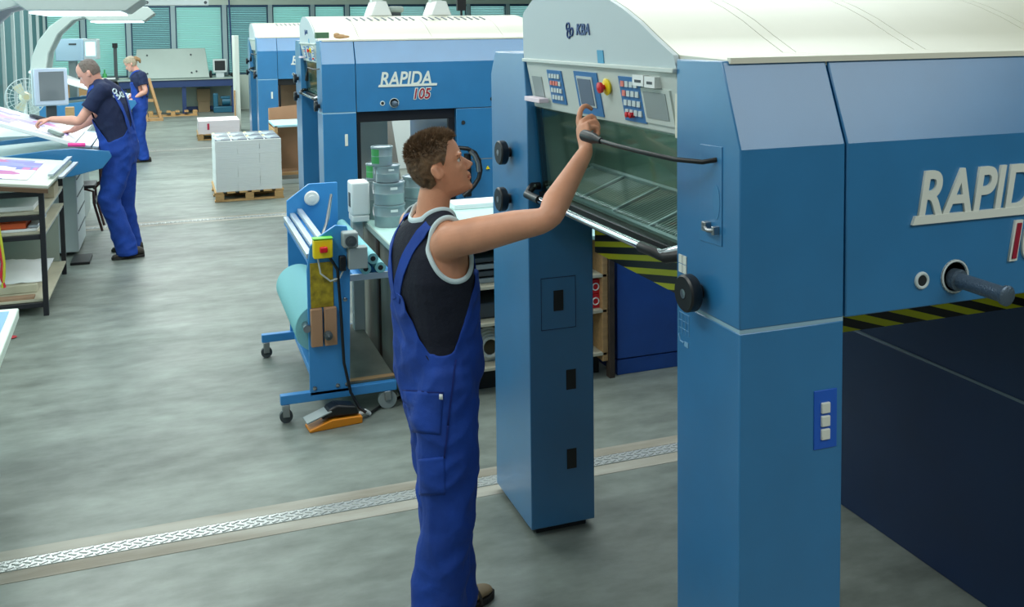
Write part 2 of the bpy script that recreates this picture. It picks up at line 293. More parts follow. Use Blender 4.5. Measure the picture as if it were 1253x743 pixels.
# ================================================================ PRESSES
def make_press(y0,label,detail,XO,L,far=False):
    T=empty('printing_press',(1.308,y0,0),0,label,'printing machine')
    bl=M['blue']
    # near post: lower body, upper body with chamfered head
    B('near_post_base',M['dark'],T,(.03,.28,.03,.29,0,.05))
    B('near_post',bl,T,(0,.312,0,.314,.03,1.286),bev=.004)
    pr=[(0,1.294),(0,1.746),(.085,1.962),(.314,1.962),(.314,1.294)]
    MB().prism(pr,0,.312).build('near_post_head',[bl],T,bev=.004)
    B('seam_lit_strip',mat('seam_lit_edge',(150,184,202),.5),T,(.0015,.311,.0015,.313,1.284,1.296),bev=0)  # fills the gap; light on the gap edges is painted as pale colour
    B('far_post_base',M['dark'],T,(.03,.25,1.52,1.9,0,.05))
    m=MB(); m.prism([(1.494,.03),(1.494,1.74),(1.53,1.955),(1.875,1.955),(1.935,1.86),(1.935,.03)],0,.278); fp=m.build('far_post',bl,T,bev=.004)
    # beams
    pr=[(0,1.292),(0,1.746),(.085,1.962),(.16,1.962),(.16,1.75),(.05,1.7),(.05,1.292)]
    MB().prism(pr,.318,L).build('near_beam',bl,T,bev=.004)
    B('far_beam',bl,T,(.28,L,1.80,1.93,1.25,1.95))
    # right body
    m=MB(); m.box(XO,L,.003,1.93,.0,.78); bd=m.build('machine_body',mat('body_blue_shaded',(20,46,84),.45,var=.1,vscale=4) if detail==1 else bl,T,bev=.004)  # front press body: shade under the beam is put into a darker blue
    B('body_seam_lit',mat('seam_lit_edge_dim',(110,124,134),.5),T,(XO+.001,L-.01,.002,1.92,.778,.788),bev=0); m=MB(); m.box(XO+.004,L,.006,1.93,.786,1.286); m.build('machine_body_upper',mat('body_blue_shaded',(20,46,84),.45,var=.1,vscale=4) if detail==1 else bl,T,bev=.004)  # pale strip paints the seam's lit edge; upper body keeps the shaded blue
    # roof
    arch=[(.085,1.964),(.335,1.972),(.445,2.02),(.547,2.068),(.65,2.108),(.743,2.137),(.87,2.17),(1.0,2.192),(1.12,2.203),(1.24,2.205),(1.34,2.19),(1.43,2.158),(1.52,2.115),(1.56,2.085)]
    inner=[(y,z-.02) for y,z in arch]
    segs=[0.02]+([.36,.405,.83,.875,1.4,1.445,2.3] if detail==1 else [.42,1.15,1.9 if L>1.95 else L-.05])+[L]
    m=MB()
    segs=sorted(set(min(q,L) for q in segs))
    for a,b in zip(segs[:-1],segs[1:]):
        if b-a>.01: m.prism(arch+[(1.56,1.96)]+[(1.54,1.96)]+inner[::-1][1:],a+.0015,b-.0015)
    rf=m.build('roof_cover',M['cream'],T,smooth=True)
    MB().box(.02,L,.075,.09,1.955,1.97).build('roof_edge',M['cream'],T)
    # gable on operator side
    g=[(.316,1.93)]+[(y,z) for y,z in arch if y>.33][:-1]+[(1.535,2.1),(1.528,1.93)]
    MB().prism(g,.002,.018).build('gable_panel',M['gable'],T)
    # console
    Rt=.04
    m=MB(); m.prism([(.0,1.928),(.035+.0,1.744),(.16,1.744),(.16,1.928)],.318,1.50,'y'); con=m.build('control_console',M['pale'],T,bev=.004)
    def cz(z): return .0+(1.928-z)/.184*.035-.001   # console face x at height z
    def cpad(name,mt,ya,yb,za,zb,t=.004,par=con,bev=0.,mi=None):
        mm=MB(); mm.slab((cz(zb),ya,zb),(cz(zb),yb,zb),(cz(za),yb,za),(cz(za),ya,za),-t if False else t)
        mm.slab((cz(zb),ya,zb),(cz(zb),yb,zb),(cz(za),yb,za),(cz(za),ya,za),-t)
        return mm.build(name,mt,par,bev=bev)
    B('console_ledge',M['pale'],T,(-.012,.03,.316,1.512,1.922,1.936),bev=.003)
    B('console_end',M['cream'],T,(.012,.06,.312,.345,1.74,1.93),bev=.002)
    if detail<=2:
        cpad('recess_shade',M['grey'],1.36,1.46,1.785,1.868,.002)  # grey console pads are flat; their colour stands in for recess shade
        cpad('keypad',M['keyblue'],1.15,1.287,1.776,1.898,.003)
        cpad('screen_panel',M['keyblue'],.845,1.035,1.757,1.903,.003)
        sp=cpad('screen_bezel',M['lgrey'],.885,1.012,1.785,1.888,.006); cpad('screen',M['screen'],.895,1.002,1.792,1.88,.008)
        cpad('keypad',M['keyblue'],.543,.685,1.762,1.9,.003)
        cpad('recess_frame',M['pale'],.365,.54,1.768,1.872,.005); cpad('recess_shade',M['grey'],.39,.525,1.784,1.862,.007)
        for (ya,yb,za,zb,rows,cols_) in ((1.165,1.272,1.785,1.89,4,4),(.555,.673,1.775,1.892,4,4)):
            for r in range(rows):
                for c in range(cols_):
                    yy=ya+(yb-ya)*(c+.5)/cols_; zz=zb-(zb-za)*(r+.5)/rows; w=(yb-ya)/cols_*.36; h=(zb-za)/rows*.3
                    MB().box(cz(zz)-.007,cz(zz)+.002,yy-w,yy+w,zz-h,zz+h).build('key',mat('key_red',(225,120,105),.5) if (r==1 and c>=1 and ya>1) or (c==3 and r<2 and ya<1) else M['lgrey'],con)
        mm=MB(); yy,zz=.775,1.862; mm.lathe([(.0,.0),(.024,0),(.028,.008),(.02,.014)],(cz(zz),yy,zz),20,(-1,0,-.1)); es=mm.build('stop_collar',M['yellow'],con,smooth=True)
        MB().lathe([(.008,.01),(.008,.022),(.017,.024),(.018,.034),(.0,.04)],(cz(zz),yy,zz),18,(-1,0,-.1)).build('stop_button',M['red'],con,smooth=True)
        for yy in (.645,.62): MB().lathe([(.008,0),(.009,.018),(.0,.022)],(cz(1.782),yy,1.782),14,(-1,0,0)).build('red_button',M['red'],con,smooth=True)
        for q in ((.485,.555,1.878,1.91),(.415,.478,1.876,1.908)):
            lc=MB().box(-.014,.012,*q).build('label_card',M['white'],con); MB().box(-.015,-.0135,q[0]+.015,q[1]-.015,q[2]+.01,q[3]-.014).build('card_print',M['dgrey'],lc)
        B('paper_slip',mat('pinkish_paper',(240,222,232),.6),con,(-.02,.02,1.31,1.47,1.772,1.79))
        MB().prism([(.78,1.928),(.825,1.928),(.835,1.978),(.79,1.978)],-.001,.003).build('sticker',mat('sticker_cyan',(60,150,190),.4),T)
        # logo on the gable
        lg=text('logo_letters','KBA',M['navy'],T,(.0,1.005,2.028),.052,(PI/2+.0,0,-PI/2),.15,.0012,.0015,1.15)
        mm=MB()
        for q,(cy_,cz_) in enumerate(((1.075,2.055),(1.068,2.03),(1.045,2.038))):
            mm.tube([(.0,cy_+.014*math.cos(t*PI/6),cz_+.014*math.sin(t*PI/6)) for t in range(12)],.0032,6,closed=True)
        mm.tube([(.0,1.075,2.05),(.0,1.06,2.035),(.0,1.048,2.05)],.003,6)
        mm.build('logo_mark',M['navy'],T)
    # guard glass, frame, bar
    m=MB(); m.slab((.035,.33,1.742),(.035,1.48,1.742),(.06,1.48,1.40),(.06,.33,1.40),.006); gl=m.build('guard_glass',M['glass'],T)
    m=MB(); m.slab((.036,1.455,1.742),(.036,1.485,1.742),(.062,1.485,1.40),(.062,1.455,1.40),-.012); m.build('guard_frame',M['black'],T); m=MB(); m.slab((.034,.32,1.742),(.034,.345,1.742),(.06,.345,1.40),(.06,.32,1.40),-.012); m.build('guard_frame',M['black'],T)
    m=MB(); m.tube([(.05,1.50,1.43),(.02,1.49,1.43),(-.015,1.46,1.405),(-.015,.9,1.403),(-.015,.42,1.405),(-.01,.375,1.408),(.03,.33,1.43)],.013,12); m.build('guard_bar',M['chrome'],T,smooth=True)
    m=MB(); m.tube([(.05,1.50,1.43),(.02,1.495,1.43),(-.015,1.46,1.405),(-.015,1.33,1.405)],.0165,12); m.build('bar_grip',M['black'],T,smooth=True); m=MB(); m.tube([(-.015,.5,1.403),(-.015,.42,1.405),(-.008,.36,1.40),(.03,.31,1.415)],.0165,12); m.build('bar_grip',M['black'],T,smooth=True)
    B('guard_rail',M['black'],T,(.045,.075,.318,1.49,1.385,1.41))
    # inner delivery grid and innards
    m=MB(); m.box(.20,.9,.33,1.49,1.36,1.375); m.build('delivery_tray',M['grey'],T)
    gz=lambda x:1.415+(x-.07)*.38
    def gbar(xa,xb,ya,yb,up_,th,name,mt):
        MB().slab((xa,ya,gz(xa)+up_),(xb,ya,gz(xb)+up_),(xb,yb,gz(xb)+up_),(xa,yb,gz(xa)+up_),th).build(name,mt,T)
    for k in range(5): y=.36+k*.272; gbar(.07,.27,y-.006,y+.006,.004,.01,'grid_bar',M['alu'])
    gbar(.066,.078,.33,1.49,.006,.012,'grid_rail',M['alu']); gbar(.262,.275,.33,1.49,.006,.012,'grid_rail',M['alu'])
    m=MB()
    for k in range(64):
        y=.342+k*.018; m.slab((.075,y,gz(.075)),(.265,y,gz(.265)),(.265,y+.007,gz(.265)),(.075,y+.007,gz(.075)),.006)
    m.build('grid_slats',M['grey'],T)
    MB().slab((.08,.33,gz(.08)-.02),(.27,.33,gz(.27)-.02),(.27,1.49,gz(.27)-.02),(.08,1.49,gz(.08)-.02),-.005).build('grid_backing',M['dark'],T)
    MB().slab((.275,.33,1.492),(.275,1.49,1.492),(.31,1.49,1.745),(.31,.33,1.745),.006).build('inner_panel',mat('inner_grey_green',(104,124,116),.4),T)
    B('end_shield',mat('inner_grey_green',(104,124,116),.4),T,(.065,.3,1.478,1.490,1.41,1.742),bev=0)
    B('inner_back',M['grey'],T,(.95,.99,.2,1.78,1.30,1.95))
    m=MB(); m.tube([(.5,.33,1.62),(.5,1.49,1.62)],.035,12); m.tube([(.7,.33,1.56),(.7,1.49,1.56)],.03,12); m.build('chain_shaft',M['steel'],T,smooth=True)
    m=MB()
    for k in range(5): m.box(.44,.56,.45+k*.22,.47+k*.22,1.55,1.69)
    m.build('gripper_wheel',M['grey'],T)
    B('underside_plate',M['dark'],T,(.14,1.28,.33,1.49,1.345,1.36))
    ll=bpy.data.lights.new('inner_fill_light','AREA'); ll.shape='RECTANGLE'; ll.size=.06; ll.size_y=1.; ll.energy=.6; ll.color=(.85,1,.95); lo=bpy.data.objects.new('inner_fill_light',ll); C.objects.link(lo); lo.parent=T; lo.location=(.22,.9,1.738)  # added fill light that brightens the press interior behind the glass
    # stripes below the guard
    if detail==1:
        B('hazard_plate',M['hazard'],T,(.285,.30,.33,1.49,1.145,1.33),(.33,1.33,.29,.31,1.14,1.30),bev=0)
    else:
        B('lower_rail',M['black'],T,(.13,.15,.33,1.49,1.235,1.35),(.318,XO,.055,.09,1.19,1.29),(.33,.36,.06,.1,0,1.29),(1.215,XO,.06,.1,0,1.29))
    # knobs
    m=MB()
    kn=[(.187,1.346)] if detail==1 else [(.16,1.35)]
    kn+=[(1.70,1.543),(1.71,1.348)]
    for y,z in kn:
        o=MB().lathe([(.02,-.002),(.02,.018),(.046,.02),(.05,.026),(.05,.048),(.045,.053),(.014,.053),(.014,.05),(0,.05)],(0,y,z),28,(-1,0,0)).build('hand_knob',M['black'],T,smooth=True)
        MB().lathe([(0,.05),(.013,.05),(.013,.054),(.0,.055)],(0,y,z),16,(-1,0,0)).build('knob_cap',M['steel'],o,smooth=True)
    # lettering
    text('brand_lettering','RAPIDA',M['letter'],T,(.535,-.002,1.533),.182,(PI/2,0,0),.22,.0035,.005,.80)
    MB().prism([(.523,1.519),(.532,1.5415),(1.097,1.5415),(1.09,1.519)],-.0088,.001,'y').build('lettering_underline',M['letter'],T)
    text('model_lettering','105',M['letter'],T,(.845,-.003,1.4),.138,(PI/2,0,0),.22,.0095,.004,.86)
    o=text('model_lettering_face','105',M['letter_red'],T,(.845,-.0065,1.4),.138,(PI/2,0,0),.22,.002,.004,.86)
    # holes and pipe
    m=MB(); m.lathe([(.045,.0),(.047,.004),(.04,.005),(.04,-.04),(0,-.04)],(.674,.0,1.366),28,(0,-1,0),mi=0); h=m.build('shaft_opening',[M['dark']],T,smooth=True)
    m=MB(); m.tube([(.674+.043*math.cos(a*PI/12),-.002,1.366+.043*math.sin(a*PI/12)) for a in range(24)],.004,8,closed=True); m.tube([(.562+.019*math.cos(a*PI/12),-.002,1.366+.019*math.sin(a*PI/12)) for a in range(24)],.005,8,closed=True); m.build('opening_rim',M['lgrey'],T,smooth=True)
    m=MB(); m.lathe([(.016,.0),(.016,.004),(0,.004)],(.562,0,1.366),20,(0,-1,0)); m.build('socket_hole',M['dark'],T)
    ln=.16 if detail==1 else .05
    m=MB(); m.lathe([(.026,-.03),(.03,.02),(.021,.022),(.021,ln),(.026,ln+.001),(.027,ln+.01),(.022,ln+.014),(0,ln+.014)],(.672,0,1.36),20,(.05,-1,-.03)); m.build('drive_shaft',mat('shaft_steel',(96,112,128),.35,.6,bump=.3,bscale=200),T,smooth=True)
    # switch plate
    if detail==1:
        B('switch_plate',mat('switch_blue',(30,90,190),.4),T,(.222,.292,-.003,.001,.955,1.11),bev=.001)
        for k,z in enumerate((1.064,1.029,.994)): B('push_button',M['letter'],T,(.242,.268,-.009,.0,z-.014,z+.014),bev=.002)
        # small hardware on post side
        MB().prism([(.079,1.49),(.185,1.485),(.185,1.742),(.079,1.745)],-.0025,.001).build('recess_plate',bl,T,bev=.001)
        m=MB(); m.prism([(.105+.018*math.cos(a*PI/8),1.60+.045*math.sin(a*PI/8)) for a in range(16)],-.0035,.001); m.build('recess_oval',mat('oval_blue',(70,130,175),.3),T)
        m=MB(); m.box(-.02,.0,.13,.15,1.52,1.545); m.box(-.02,0,.09,.103,1.518,1.54); m.tube([(-.015,.14,1.53),(-.025,.11,1.528),(-.015,.095,1.53)],.006,8); m.build('latch',M['steel'],T,bev=.002)
        m=MB()
        for a in range(2):
            for b_ in range(2): m.box(-.0025,.001,.258+a*.022,.277+a*.022,1.375+b_*.026,1.398+b_*.026)
        m.build('symbol_label',M['letter'],T)
        m=MB()
        for a in range(3): m.box(-.0015,.001,.245,.30,1.262-a*.022,1.2632-a*.022)
        for a in range(4): m.box(-.0015,.001,.245+a*.0183,.246+a*.0183,1.205,1.262)
        m.tube([(-.001,.30,1.20),(-.001,.292,1.182),(-.001,.275,1.18)],.002,6); m.box(-.0015,.001,.25,.27,1.172,1.186)
        m.build('line_diagram',mat('diagram_line',(120,165,200),.5),T)
        m=MB(); m.box(-.0,.001,.105,.21,1.3,1.3); 
        for (yy,xx,z0_,z1_) in ((1.494,.104,.92,1.003),(1.494,.156,.59,.672),(1.494,.156,.26,.342)): 
            B('handle_recess',M['black'],fp,(xx,xx+.042,yy-.002,yy+.01,z0_,z1_),bev=0)
        m=MB(); 
        for a,b_,c_,d_ in ((.05,.20,1.055,1.057),(.05,.20,.845,.847),(.05,.0515,.845,1.057),(.1985,.20,.845,1.057)): m.box(a,b_,1.4925,1.496,c_,d_)
        m.build('hatch_outline',mat('hatch_line',(18,50,90),.5),fp)
    else:
        B('push_button',M['letter'],T,(.2,.228,-.006,.0,.98,1.09),bev=.002)
        for (x,z) in ((1.352,1.149),(1.65,1.369)):
            MB().lathe([(.02,0),(.02,.003),(0,.003)],(x,0,z),16,(0,-1,0)).build('socket_hole',M['dark'],T)
        if L>1.8:
            m=MB(); 
            for a,b_ in ((.42,1.08),(1.22,1.85)):
                n_=10
                for k in range(n_):
                    x=a+(b_-a)*k/(n_-1); MB().slab((x-.012,.80,2.1555),(x+.006,.80,2.1555),(x-.012,.93,2.183),(x-.03,.93,2.183),.004).build('vent_slot',mat('slot_grey',(110,120,135),.6),T)
    # gooseneck lamp
    P=lambda p: V(p)-V((1.308,y0,0))
    if detail==1: path=[(-.0,.105,1.71),(-.03,.125,1.703),(-.07,.2,1.703),(-.105,.33,1.71),(-.125,.46,1.716),(-.13,.58,1.722)]
    else: path=[(0,.12,1.70),(-.03,.3,1.69),(-.05,.55,1.70),(-.05,.62,1.62)]
    gr=MB().tube([V(p) for p in path],.0065,10).build('gooseneck_lamp',M['black'],T,smooth=True)
    d=(V(path[-1])-V(path[-2])).normalized(); m=MB(); m.lathe([(.009,-.05),(.012,-.02),(.017,.0),(.018,.06),(.016,.062),(0,.06)],V(path[-1]),16,d); m.build('lamp_head',M['black'],gr,smooth=True)
    return T
press1=make_press(2.019,'large blue and cream press unit in the foreground with lettering at the right edge',1,1.332,3.4)
press2=make_press(8.919,'blue and cream press unit with full lettering visible behind the young worker head',2,1.281,2.3)
press3=make_press(15.819,'farthest blue and cream press unit, only the start of its lettering visible',3,1.281,2.3)
# ================================================================ STACKS, TABLES, CART
def paper_bundle_mesh(sx,sy,sz,seed=0):
    rnd=random.Random(seed); m=MB(); n=2
    for k in range(n):
        j=rnd.uniform(-.002,.002); m.box(-sx/2+j,sx/2+j,-sy/2+j,sy/2+j,sz*k/n+.0002,sz*(k+1)/n-.0002)
    return m
def pallet(loc,sx,sy,label,rz=0,group=None):
    T=empty('pallet',loc,rz,label,'pallet',group)
    for k in range(3):
        y=-sy/2+.05+k*(sy-.1)/2; B('skid_board',M['wood'],T,(-sx/2,sx/2,y-.05,y+.05,0,.02))
    for k in range(3):
        for j in range(3):
            y=-sy/2+.05+k*(sy-.1)/2; x=-sx/2+.06+j*(sx-.12)/2; B('block',M['wood'],T,(x-.05,x+.05,y-.05,y+.05,.02,.095))
    for k in range(6):
        x=-sx/2+.05+k*(sx-.1)/5; B('deck_board',M['wood'],T,(x-.05,x+.05,-sy/2,sy/2,.097,.118))
    return T
PX,PY=.86,12.55
pallet((PX,PY,0),.82,1.0,'wooden pallet under the tall block of white paper bundles')
first=None; nl=11
for k in range(nl):
    for j in range(3):
        for q in range(2):
            sx=.78/3; z=.119+k*.0565
            if first is None:
                first=paper_bundle_mesh(sx-.001,.488,.056).build('paper_bundle',M['paperside'],None,bev=.0012); o=first
            else: o=first.copy(); C.objects.link(o)
            o.location=(PX-.39+sx*(j+.5)+random.uniform(-.002,.002),PY-.245+q*.49,z)
            tag(o,'white paper bundle in the tall block on the pallet by the middle press','paper bundle','paper bundles in the tall block')
zt=.119+nl*.0565
for j in range(4):
    for q in range(2):
        o=MB().box(-.09,.09,-.22,.22,0,.012).build('print_pack',M['print3'],None,bev=.001); o.location=(PX-.295+j*.196,PY-.235+q*.47,zt+.001)
        tag(o,'flat pack of printed covers on the tall white paper block, '+['front','rear'][q]+' row, '+['leftmost','second from left','third from left','rightmost'][j],'print pack','print packs on the tall paper block')
pallet((.84,19.62,0),.8,.95,'low pallet carrying the pinkish white paper stack before the far bench')
M['pinkpaper']=mat('pinkish_stack',(236,226,228),.7)
o=paper_bundle_mesh(.76,.9,.25,3).build('paper_stack',M['pinkpaper'],None,bev=.003); o.location=(.84,19.62,.119); tag(o,'low pinkish white paper stack with a red mark on its front','paper stack')
r=B('red_mark',mat('mark_red',(200,50,80),.6),o,(-.22,-.18,-.462,-.45,.08,.2)); 
# white leaning board post and board beside the far press
o=B('upright_board',mat('white_board',(214,222,212),.6),None,(1.235,1.315,20.2,21.1,0,1.99)); tag(o,'tall white upright board standing left of the farthest press','board')
o=B('wood_slat',M['ply'],None,(1.19,1.22,20.15,20.25,0,.88)); tag(o,'narrow wooden slat leaning upright beside the tall white board','slat')
# crates with brown board under the far press
T=empty('board_crate',(1.455,13.4,0),0,'open wooden frame crate with brown board side and pale blue top sheet','crate')
B('frame_post',M['ply'],T,(-.17,-.13,-.25,-.21,0,.79)); B('frame_post',M['ply'],T,(-.17,-.13,.55,.59,0,.79)); B('bottom_rail',M['ply'],T,(-.17,.6,-.25,-.21,.12,.16)); B('back_board',M['board'],T,(-.13,.6,.1,.12,.16,.76))
B('side_board',M['wood'],T,(-.172,-.16,-.2,.55,.15,.74)); B('top_sheet',mat('pale_blue_sheet',(170,214,224),.5),T,(-.17,.6,-.25,.59,.77,.80)); B('foot_rail',M['lgrey'],T,(-.13,.6,-.24,-.2,.0,.06))
o=MB().slab((1.31,14.2,0.0),(1.75,14.4,0.0),(1.75,14.45,.97),(1.31,14.25,.95),.02).build('backing_board',M['board'],None); tag(o,'pale brown backing board leaning behind the open frame crate','board')
o=MB().slab((1.64,16.9,0.0),(2.55,16.9,0.0),(2.55,17.1,1.25),(1.64,17.1,1.25),.03).build('cardboard_sheet',M['board'],None); tag(o,'large brown cardboard panel standing under the farthest press','board')
o=B('paper_pile',M['cream'],None,(1.75,2.35,10.95,11.6,0,1.02)); tag(o,'tall wrapped pale paper pile standing under the middle press','paper stack')
o=MB().slab((2.12,11.75,0),(2.7,11.75,0),(2.55,11.85,1.22),(2.22,11.85,1.22),.02).build('leaning_sheet',mat('beige_sheet',(214,196,178),.7),None); tag(o,'beige sheet leaning behind the wrapped pile under the middle press','board')
o=B('back_screen',mat('grey_screen_wall',(226,232,230),.7),None,(2.3,4.2,13.9,13.95,0,1.6)); tag(o,'pale grey partition screen standing behind the middle press','partition')
# ---- hose and warning mark on the right body of press 2
hz=[on_y(u,v,8.8) for u,v in ((556,187),(562,181),(572,182),(581,187),(586,196),(588,208),(586,218),(581,226),(574,234),(567,240))]
hz=[q-V(press2.location) for q in hz]; o=MB().tube(hz,.022,10).build('hose',M['black'],press2,smooth=True)
h2=[on_y(u,v,8.8)-V(press2.location) for u,v in ((575,184),(581,190),(585,200),(586,210))]
MB().tube(h2,.0255,10).build('hose_sleeve',M['steel'],o,smooth=True)
o2=MB().tube([on_y(572,188,8.86)-V(press2.location),on_y(573,240,8.86)-V(press2.location)],.035,12).build('pipe',M['black'],press2,smooth=True)
p=on_y(597,205,8.91); o=MB().prism([(p.x-.02,p.z-.015),(p.x+.02,p.z-.015),(p.x,p.z+.018)],8.905,8.918,'y').build('warning_triangle',M['yellow'],press2); o.location=-V(press2.location)
# ---- things on top of press 2
def hood(x,y,label):
    m=MB(); z=2.19
    q=lambda s,zz,dy=.0:[V((x-s,y-.2,zz)),V((x+s,y-.2,zz)),V((x+s,y+.2,zz)),V((x-s,y+.2,zz))]
    m.rings([q(.115,2.206),q(.055,2.36)]); o=m.build('vent_hood',M['white'],None,bev=.01)
    m=MB(); m.box(x-.06,x+.06,y+.0,y+.12,2.33,2.6); m.build('hood_duct',M['pale'],o); tag(o,label,'hood','vent hoods on the middle press'); return o
hood(on_y(461,17,10.3).x,10.25,'white vent hood on the middle press roof, beside the rounded lamp box'); hood(on_y(533,15,10.3).x,10.25,'white vent hood on the middle press roof, beside the black monitor')
x=on_y(483,10,10.3).x
o=MB().box(x-.085,x+.085,10.2,10.35,2.24,2.31).build('lamp_box',M['panelg'],None,bev=.03); B('lamp_foot',M['dgrey'],o,(x-.05,x+.05,10.22,10.33,2.17,2.245)); tag(o,'rounded grey green lamp box on the middle press roof','lamp')
x=on_y(562,8,10.3).x
o=B('roof_monitor',M['black'],None,(x-.05,x+.05,10.2,10.25,2.26,2.45)); B('monitor_stem',M['black'],o,(x-.01,x+.01,10.21,10.24,2.2,2.27)); B('monitor_foot',mat('mat_blue',(60,90,180),.6),o,(x-.06,x+.1,10.15,10.3,2.185,2.205)); tag(o,'small black monitor standing on the middle press roof','monitor')
for (u0,u1,v0,v1,nm,mt,lb,ct) in ((386,402,41,48.5,'green_box',mat('box_green',(72,108,78),.6),'small green box resting on the front edge of the middle press roof','box'),):
    a=on_y(u0,v1,9.06);b=on_y(u1,v0,9.06); o=B(nm,mt,None,(a.x,b.x,9.03,9.12,1.985,1.985+b.z-a.z)); tag(o,lb,ct)
c=on_y(416,46,9.08); m=MB(); m.ell((c.x,9.08,2.0),(.06,.03,.022)); m.ell((c.x-.03,9.08,2.015),(.03,.025,.02)); m.ell((c.x+.045,9.07,1.997),(.045,.02,.014)); o=m.build('work_glove',mat('glove_tan',(190,150,110),.8),None,smooth=True); tag(o,'tan work glove lying on the front edge of the middle press roof','glove')
# ================================================================ back area
yb=26.
T=empty('workbench',(.3,yb,0),0,'long dark blue workbench along the window wall','workbench')
B('bench_top',M['panelg'],T,(-1.55,1.32,-.45,.42,.87,.9)); B('apron',M['dapron'],T,(-1.52,1.29,-.42,.38,.69,.87)); 
for x in (-1.4,.0,1.2): B('leg',M['dapron'],T,(x-.05,x+.05,-.38,-.3,0,.69))
B('lower_rail',M['dapron'],T,(-.0,1.25,.3,.34,.04,.14))
m=MB(); m.slab((-.86,yb-.35,.925),(.93,yb-.35,.925),(.86,yb+.18,1.66),(-.80,yb+.18,1.66),-.06); o=m.build('light_table',M['panelg'],None,bev=.01); tag(o,'large tilted grey viewing table on the far workbench','light table')
m=MB()
for (x,z) in ((-.55,1.5),(.5,1.5),(-.55,1.05),(.5,1.05),(.62,1.08)): m.cyl((x,yb-.38+(z-.93)*.72,z),(x,yb-.345+(z-.93)*.72,z),.022,None,10)
m.build('fixing_knob',M['dgrey'],o); B('support_foot',M['dgrey'],o,(-.7,-.6,yb-.3,yb+.1,.9,.95),(.7,.78,yb-.3,yb+.1,.9,.95))
# crt monitor
T=empty('crt_monitor',(1.2,yb,.9),0,'boxy grey tube monitor at the right end of the far workbench','monitor')
B('case',M['lgrey'],T,(-.17,.17,-.12,-.04,.13,.47)); B('case_back',M['grey'],T,(-.13,.13,-.04,.25,.16,.42)); B('screen',M['dark'],T,(-.13,.13,-.128,-.115,.18,.43)); B('stand',M['lgrey'],T,(-.1,.1,-.1,.12,.0,.14))
o=B('black_case',M['black'],None,(.94,1.0,yb-.2,yb+.1,.9,1.08),bev=.01); tag(o,'black case on the far workbench left of the tube monitor','case')
o=MB().ell((1.52,yb-.1,.96),(.07,.1,.06)).build('black_bag',M['black'],None,smooth=True); tag(o,'small black lump at the far right end of the far workbench','bag')
# pump under bench
T=empty('floor_pump',(1.2,yb-.25,0),0,'teal pump unit standing under the far workbench','pump')
B('base_frame',M['teal'],T,(-.2,.27,-.12,.12,0,.16),bev=.02); B('column',M['teal'],T,(-.2,-.08,-.1,.1,.14,.5),bev=.02); m=MB(); m.cyl((.02,0,.28),(.22,0,.28),.1,None,16); m.build('motor',M['teal'],T,smooth=True); B('top_plate',M['teal'],T,(-.02,.22,-.08,.08,.36,.42),bev=.01)
o=B('carton',M['cardboard'],None,(.62,.95,yb+.1,yb+.4,.28,.60)); B('carton_foot',M['cardboard'],o,(.64,.93,yb+.12,yb+.38,0,.28)); tag(o,'brown cardboard carton under the far workbench beside the pump','carton')
pallet((.02,25.3,0),1.15,.5,'empty low wooden pallet on the floor before the far workbench')
# wooden trestle
T=empty('trestle',(-.5,24.0,0),0,'light wooden trestle leaning beside the woman at the far workbench','trestle')
for a,b_ in (((-.25,0,0),(-.05,.1,1.0)),((.25,0,0),(.0,.1,1.0)),((-.05,-.1,0),(-.2,.1,.8))): MB().tube([a,b_],.045,4).build('leg',M['ply'],T)
B('foot_bar',M['ply'],T,(-.3,.3,-.06,.06,0,.07)); B('cross_bar',M['ply'],T,(-.15,.1,.02,.06,.45,.52))
# left part of back: low dark bench with bits, second bench
T=empty('side_bench',(-2.0,yb,0),0,'dark workbench left of the woman below the window blinds','workbench')
B('bench_top',M['dgrey'],T,(-.9,.75,-.4,.4,.88,.93)); B('panel',M['ply'],T,(-.85,.72,-.3,.3,.35,.85))
for x in (-.82,.68): B('leg',M['dark'],T,(x-.04,x+.04,-.36,-.28,0,.88))
o=MB().lathe([(.05,0),(.05,.12),(.02,.16),(.02,.24),(0,.24)],(-1.55,yb-.1,.93),14).build('green_bottle',M['green'],None,smooth=True); tag(o,'green bottle on the dark bench below the blinds','bottle')
o=B('white_tray',M['white'],None,(-1.85,-1.3,yb-.3,yb-.15,.93,.97)); tag(o,'flat white tray beside the green bottle','tray')
o=B('cable_post',M['dgrey'],None,(-1.34,-1.26,yb+.1,yb+.2,.93,1.7)); B('post_head',M['black'],o,(-1.36,-1.24,yb+.08,yb+.22,1.7,1.82)); tag(o,'thin grey post with black head before the window blinds','post')
o=MB().tube([(1.46,26.3,3.9),(1.5,26.25,2.8),(1.52,26.28,1.9),(1.55,26.2,.95)],.02,8).build('hanging_cable',M['dapron'],None,smooth=True); tag(o,'dark blue cable hanging down the window pillar','cable')
# hanging luminaire tray
T=empty('hanging_luminaire',(.0,20.,0),0,'pale suspended light tray crossing before the windows at the top','lamp')
a=on_y(160,7,20.);b=on_y(255,7,20.); B('tray',M['lgrey'],T,(a.x,b.x,-.2,.2,a.z,a.z+.16)); 
for u in (180,251): q=on_y(u,4,20.); MB().cyl((q.x,-.205,q.z+.01),(q.x,-.19,q.z+.01),.03).build('end_stud',M['dgrey'],T)
for x in (a.x+.2,b.x-.2): MB().tube([(x,0,a.z+.15),(x,0,ZC)],.008,6).build('hanger',M['steel'],T)
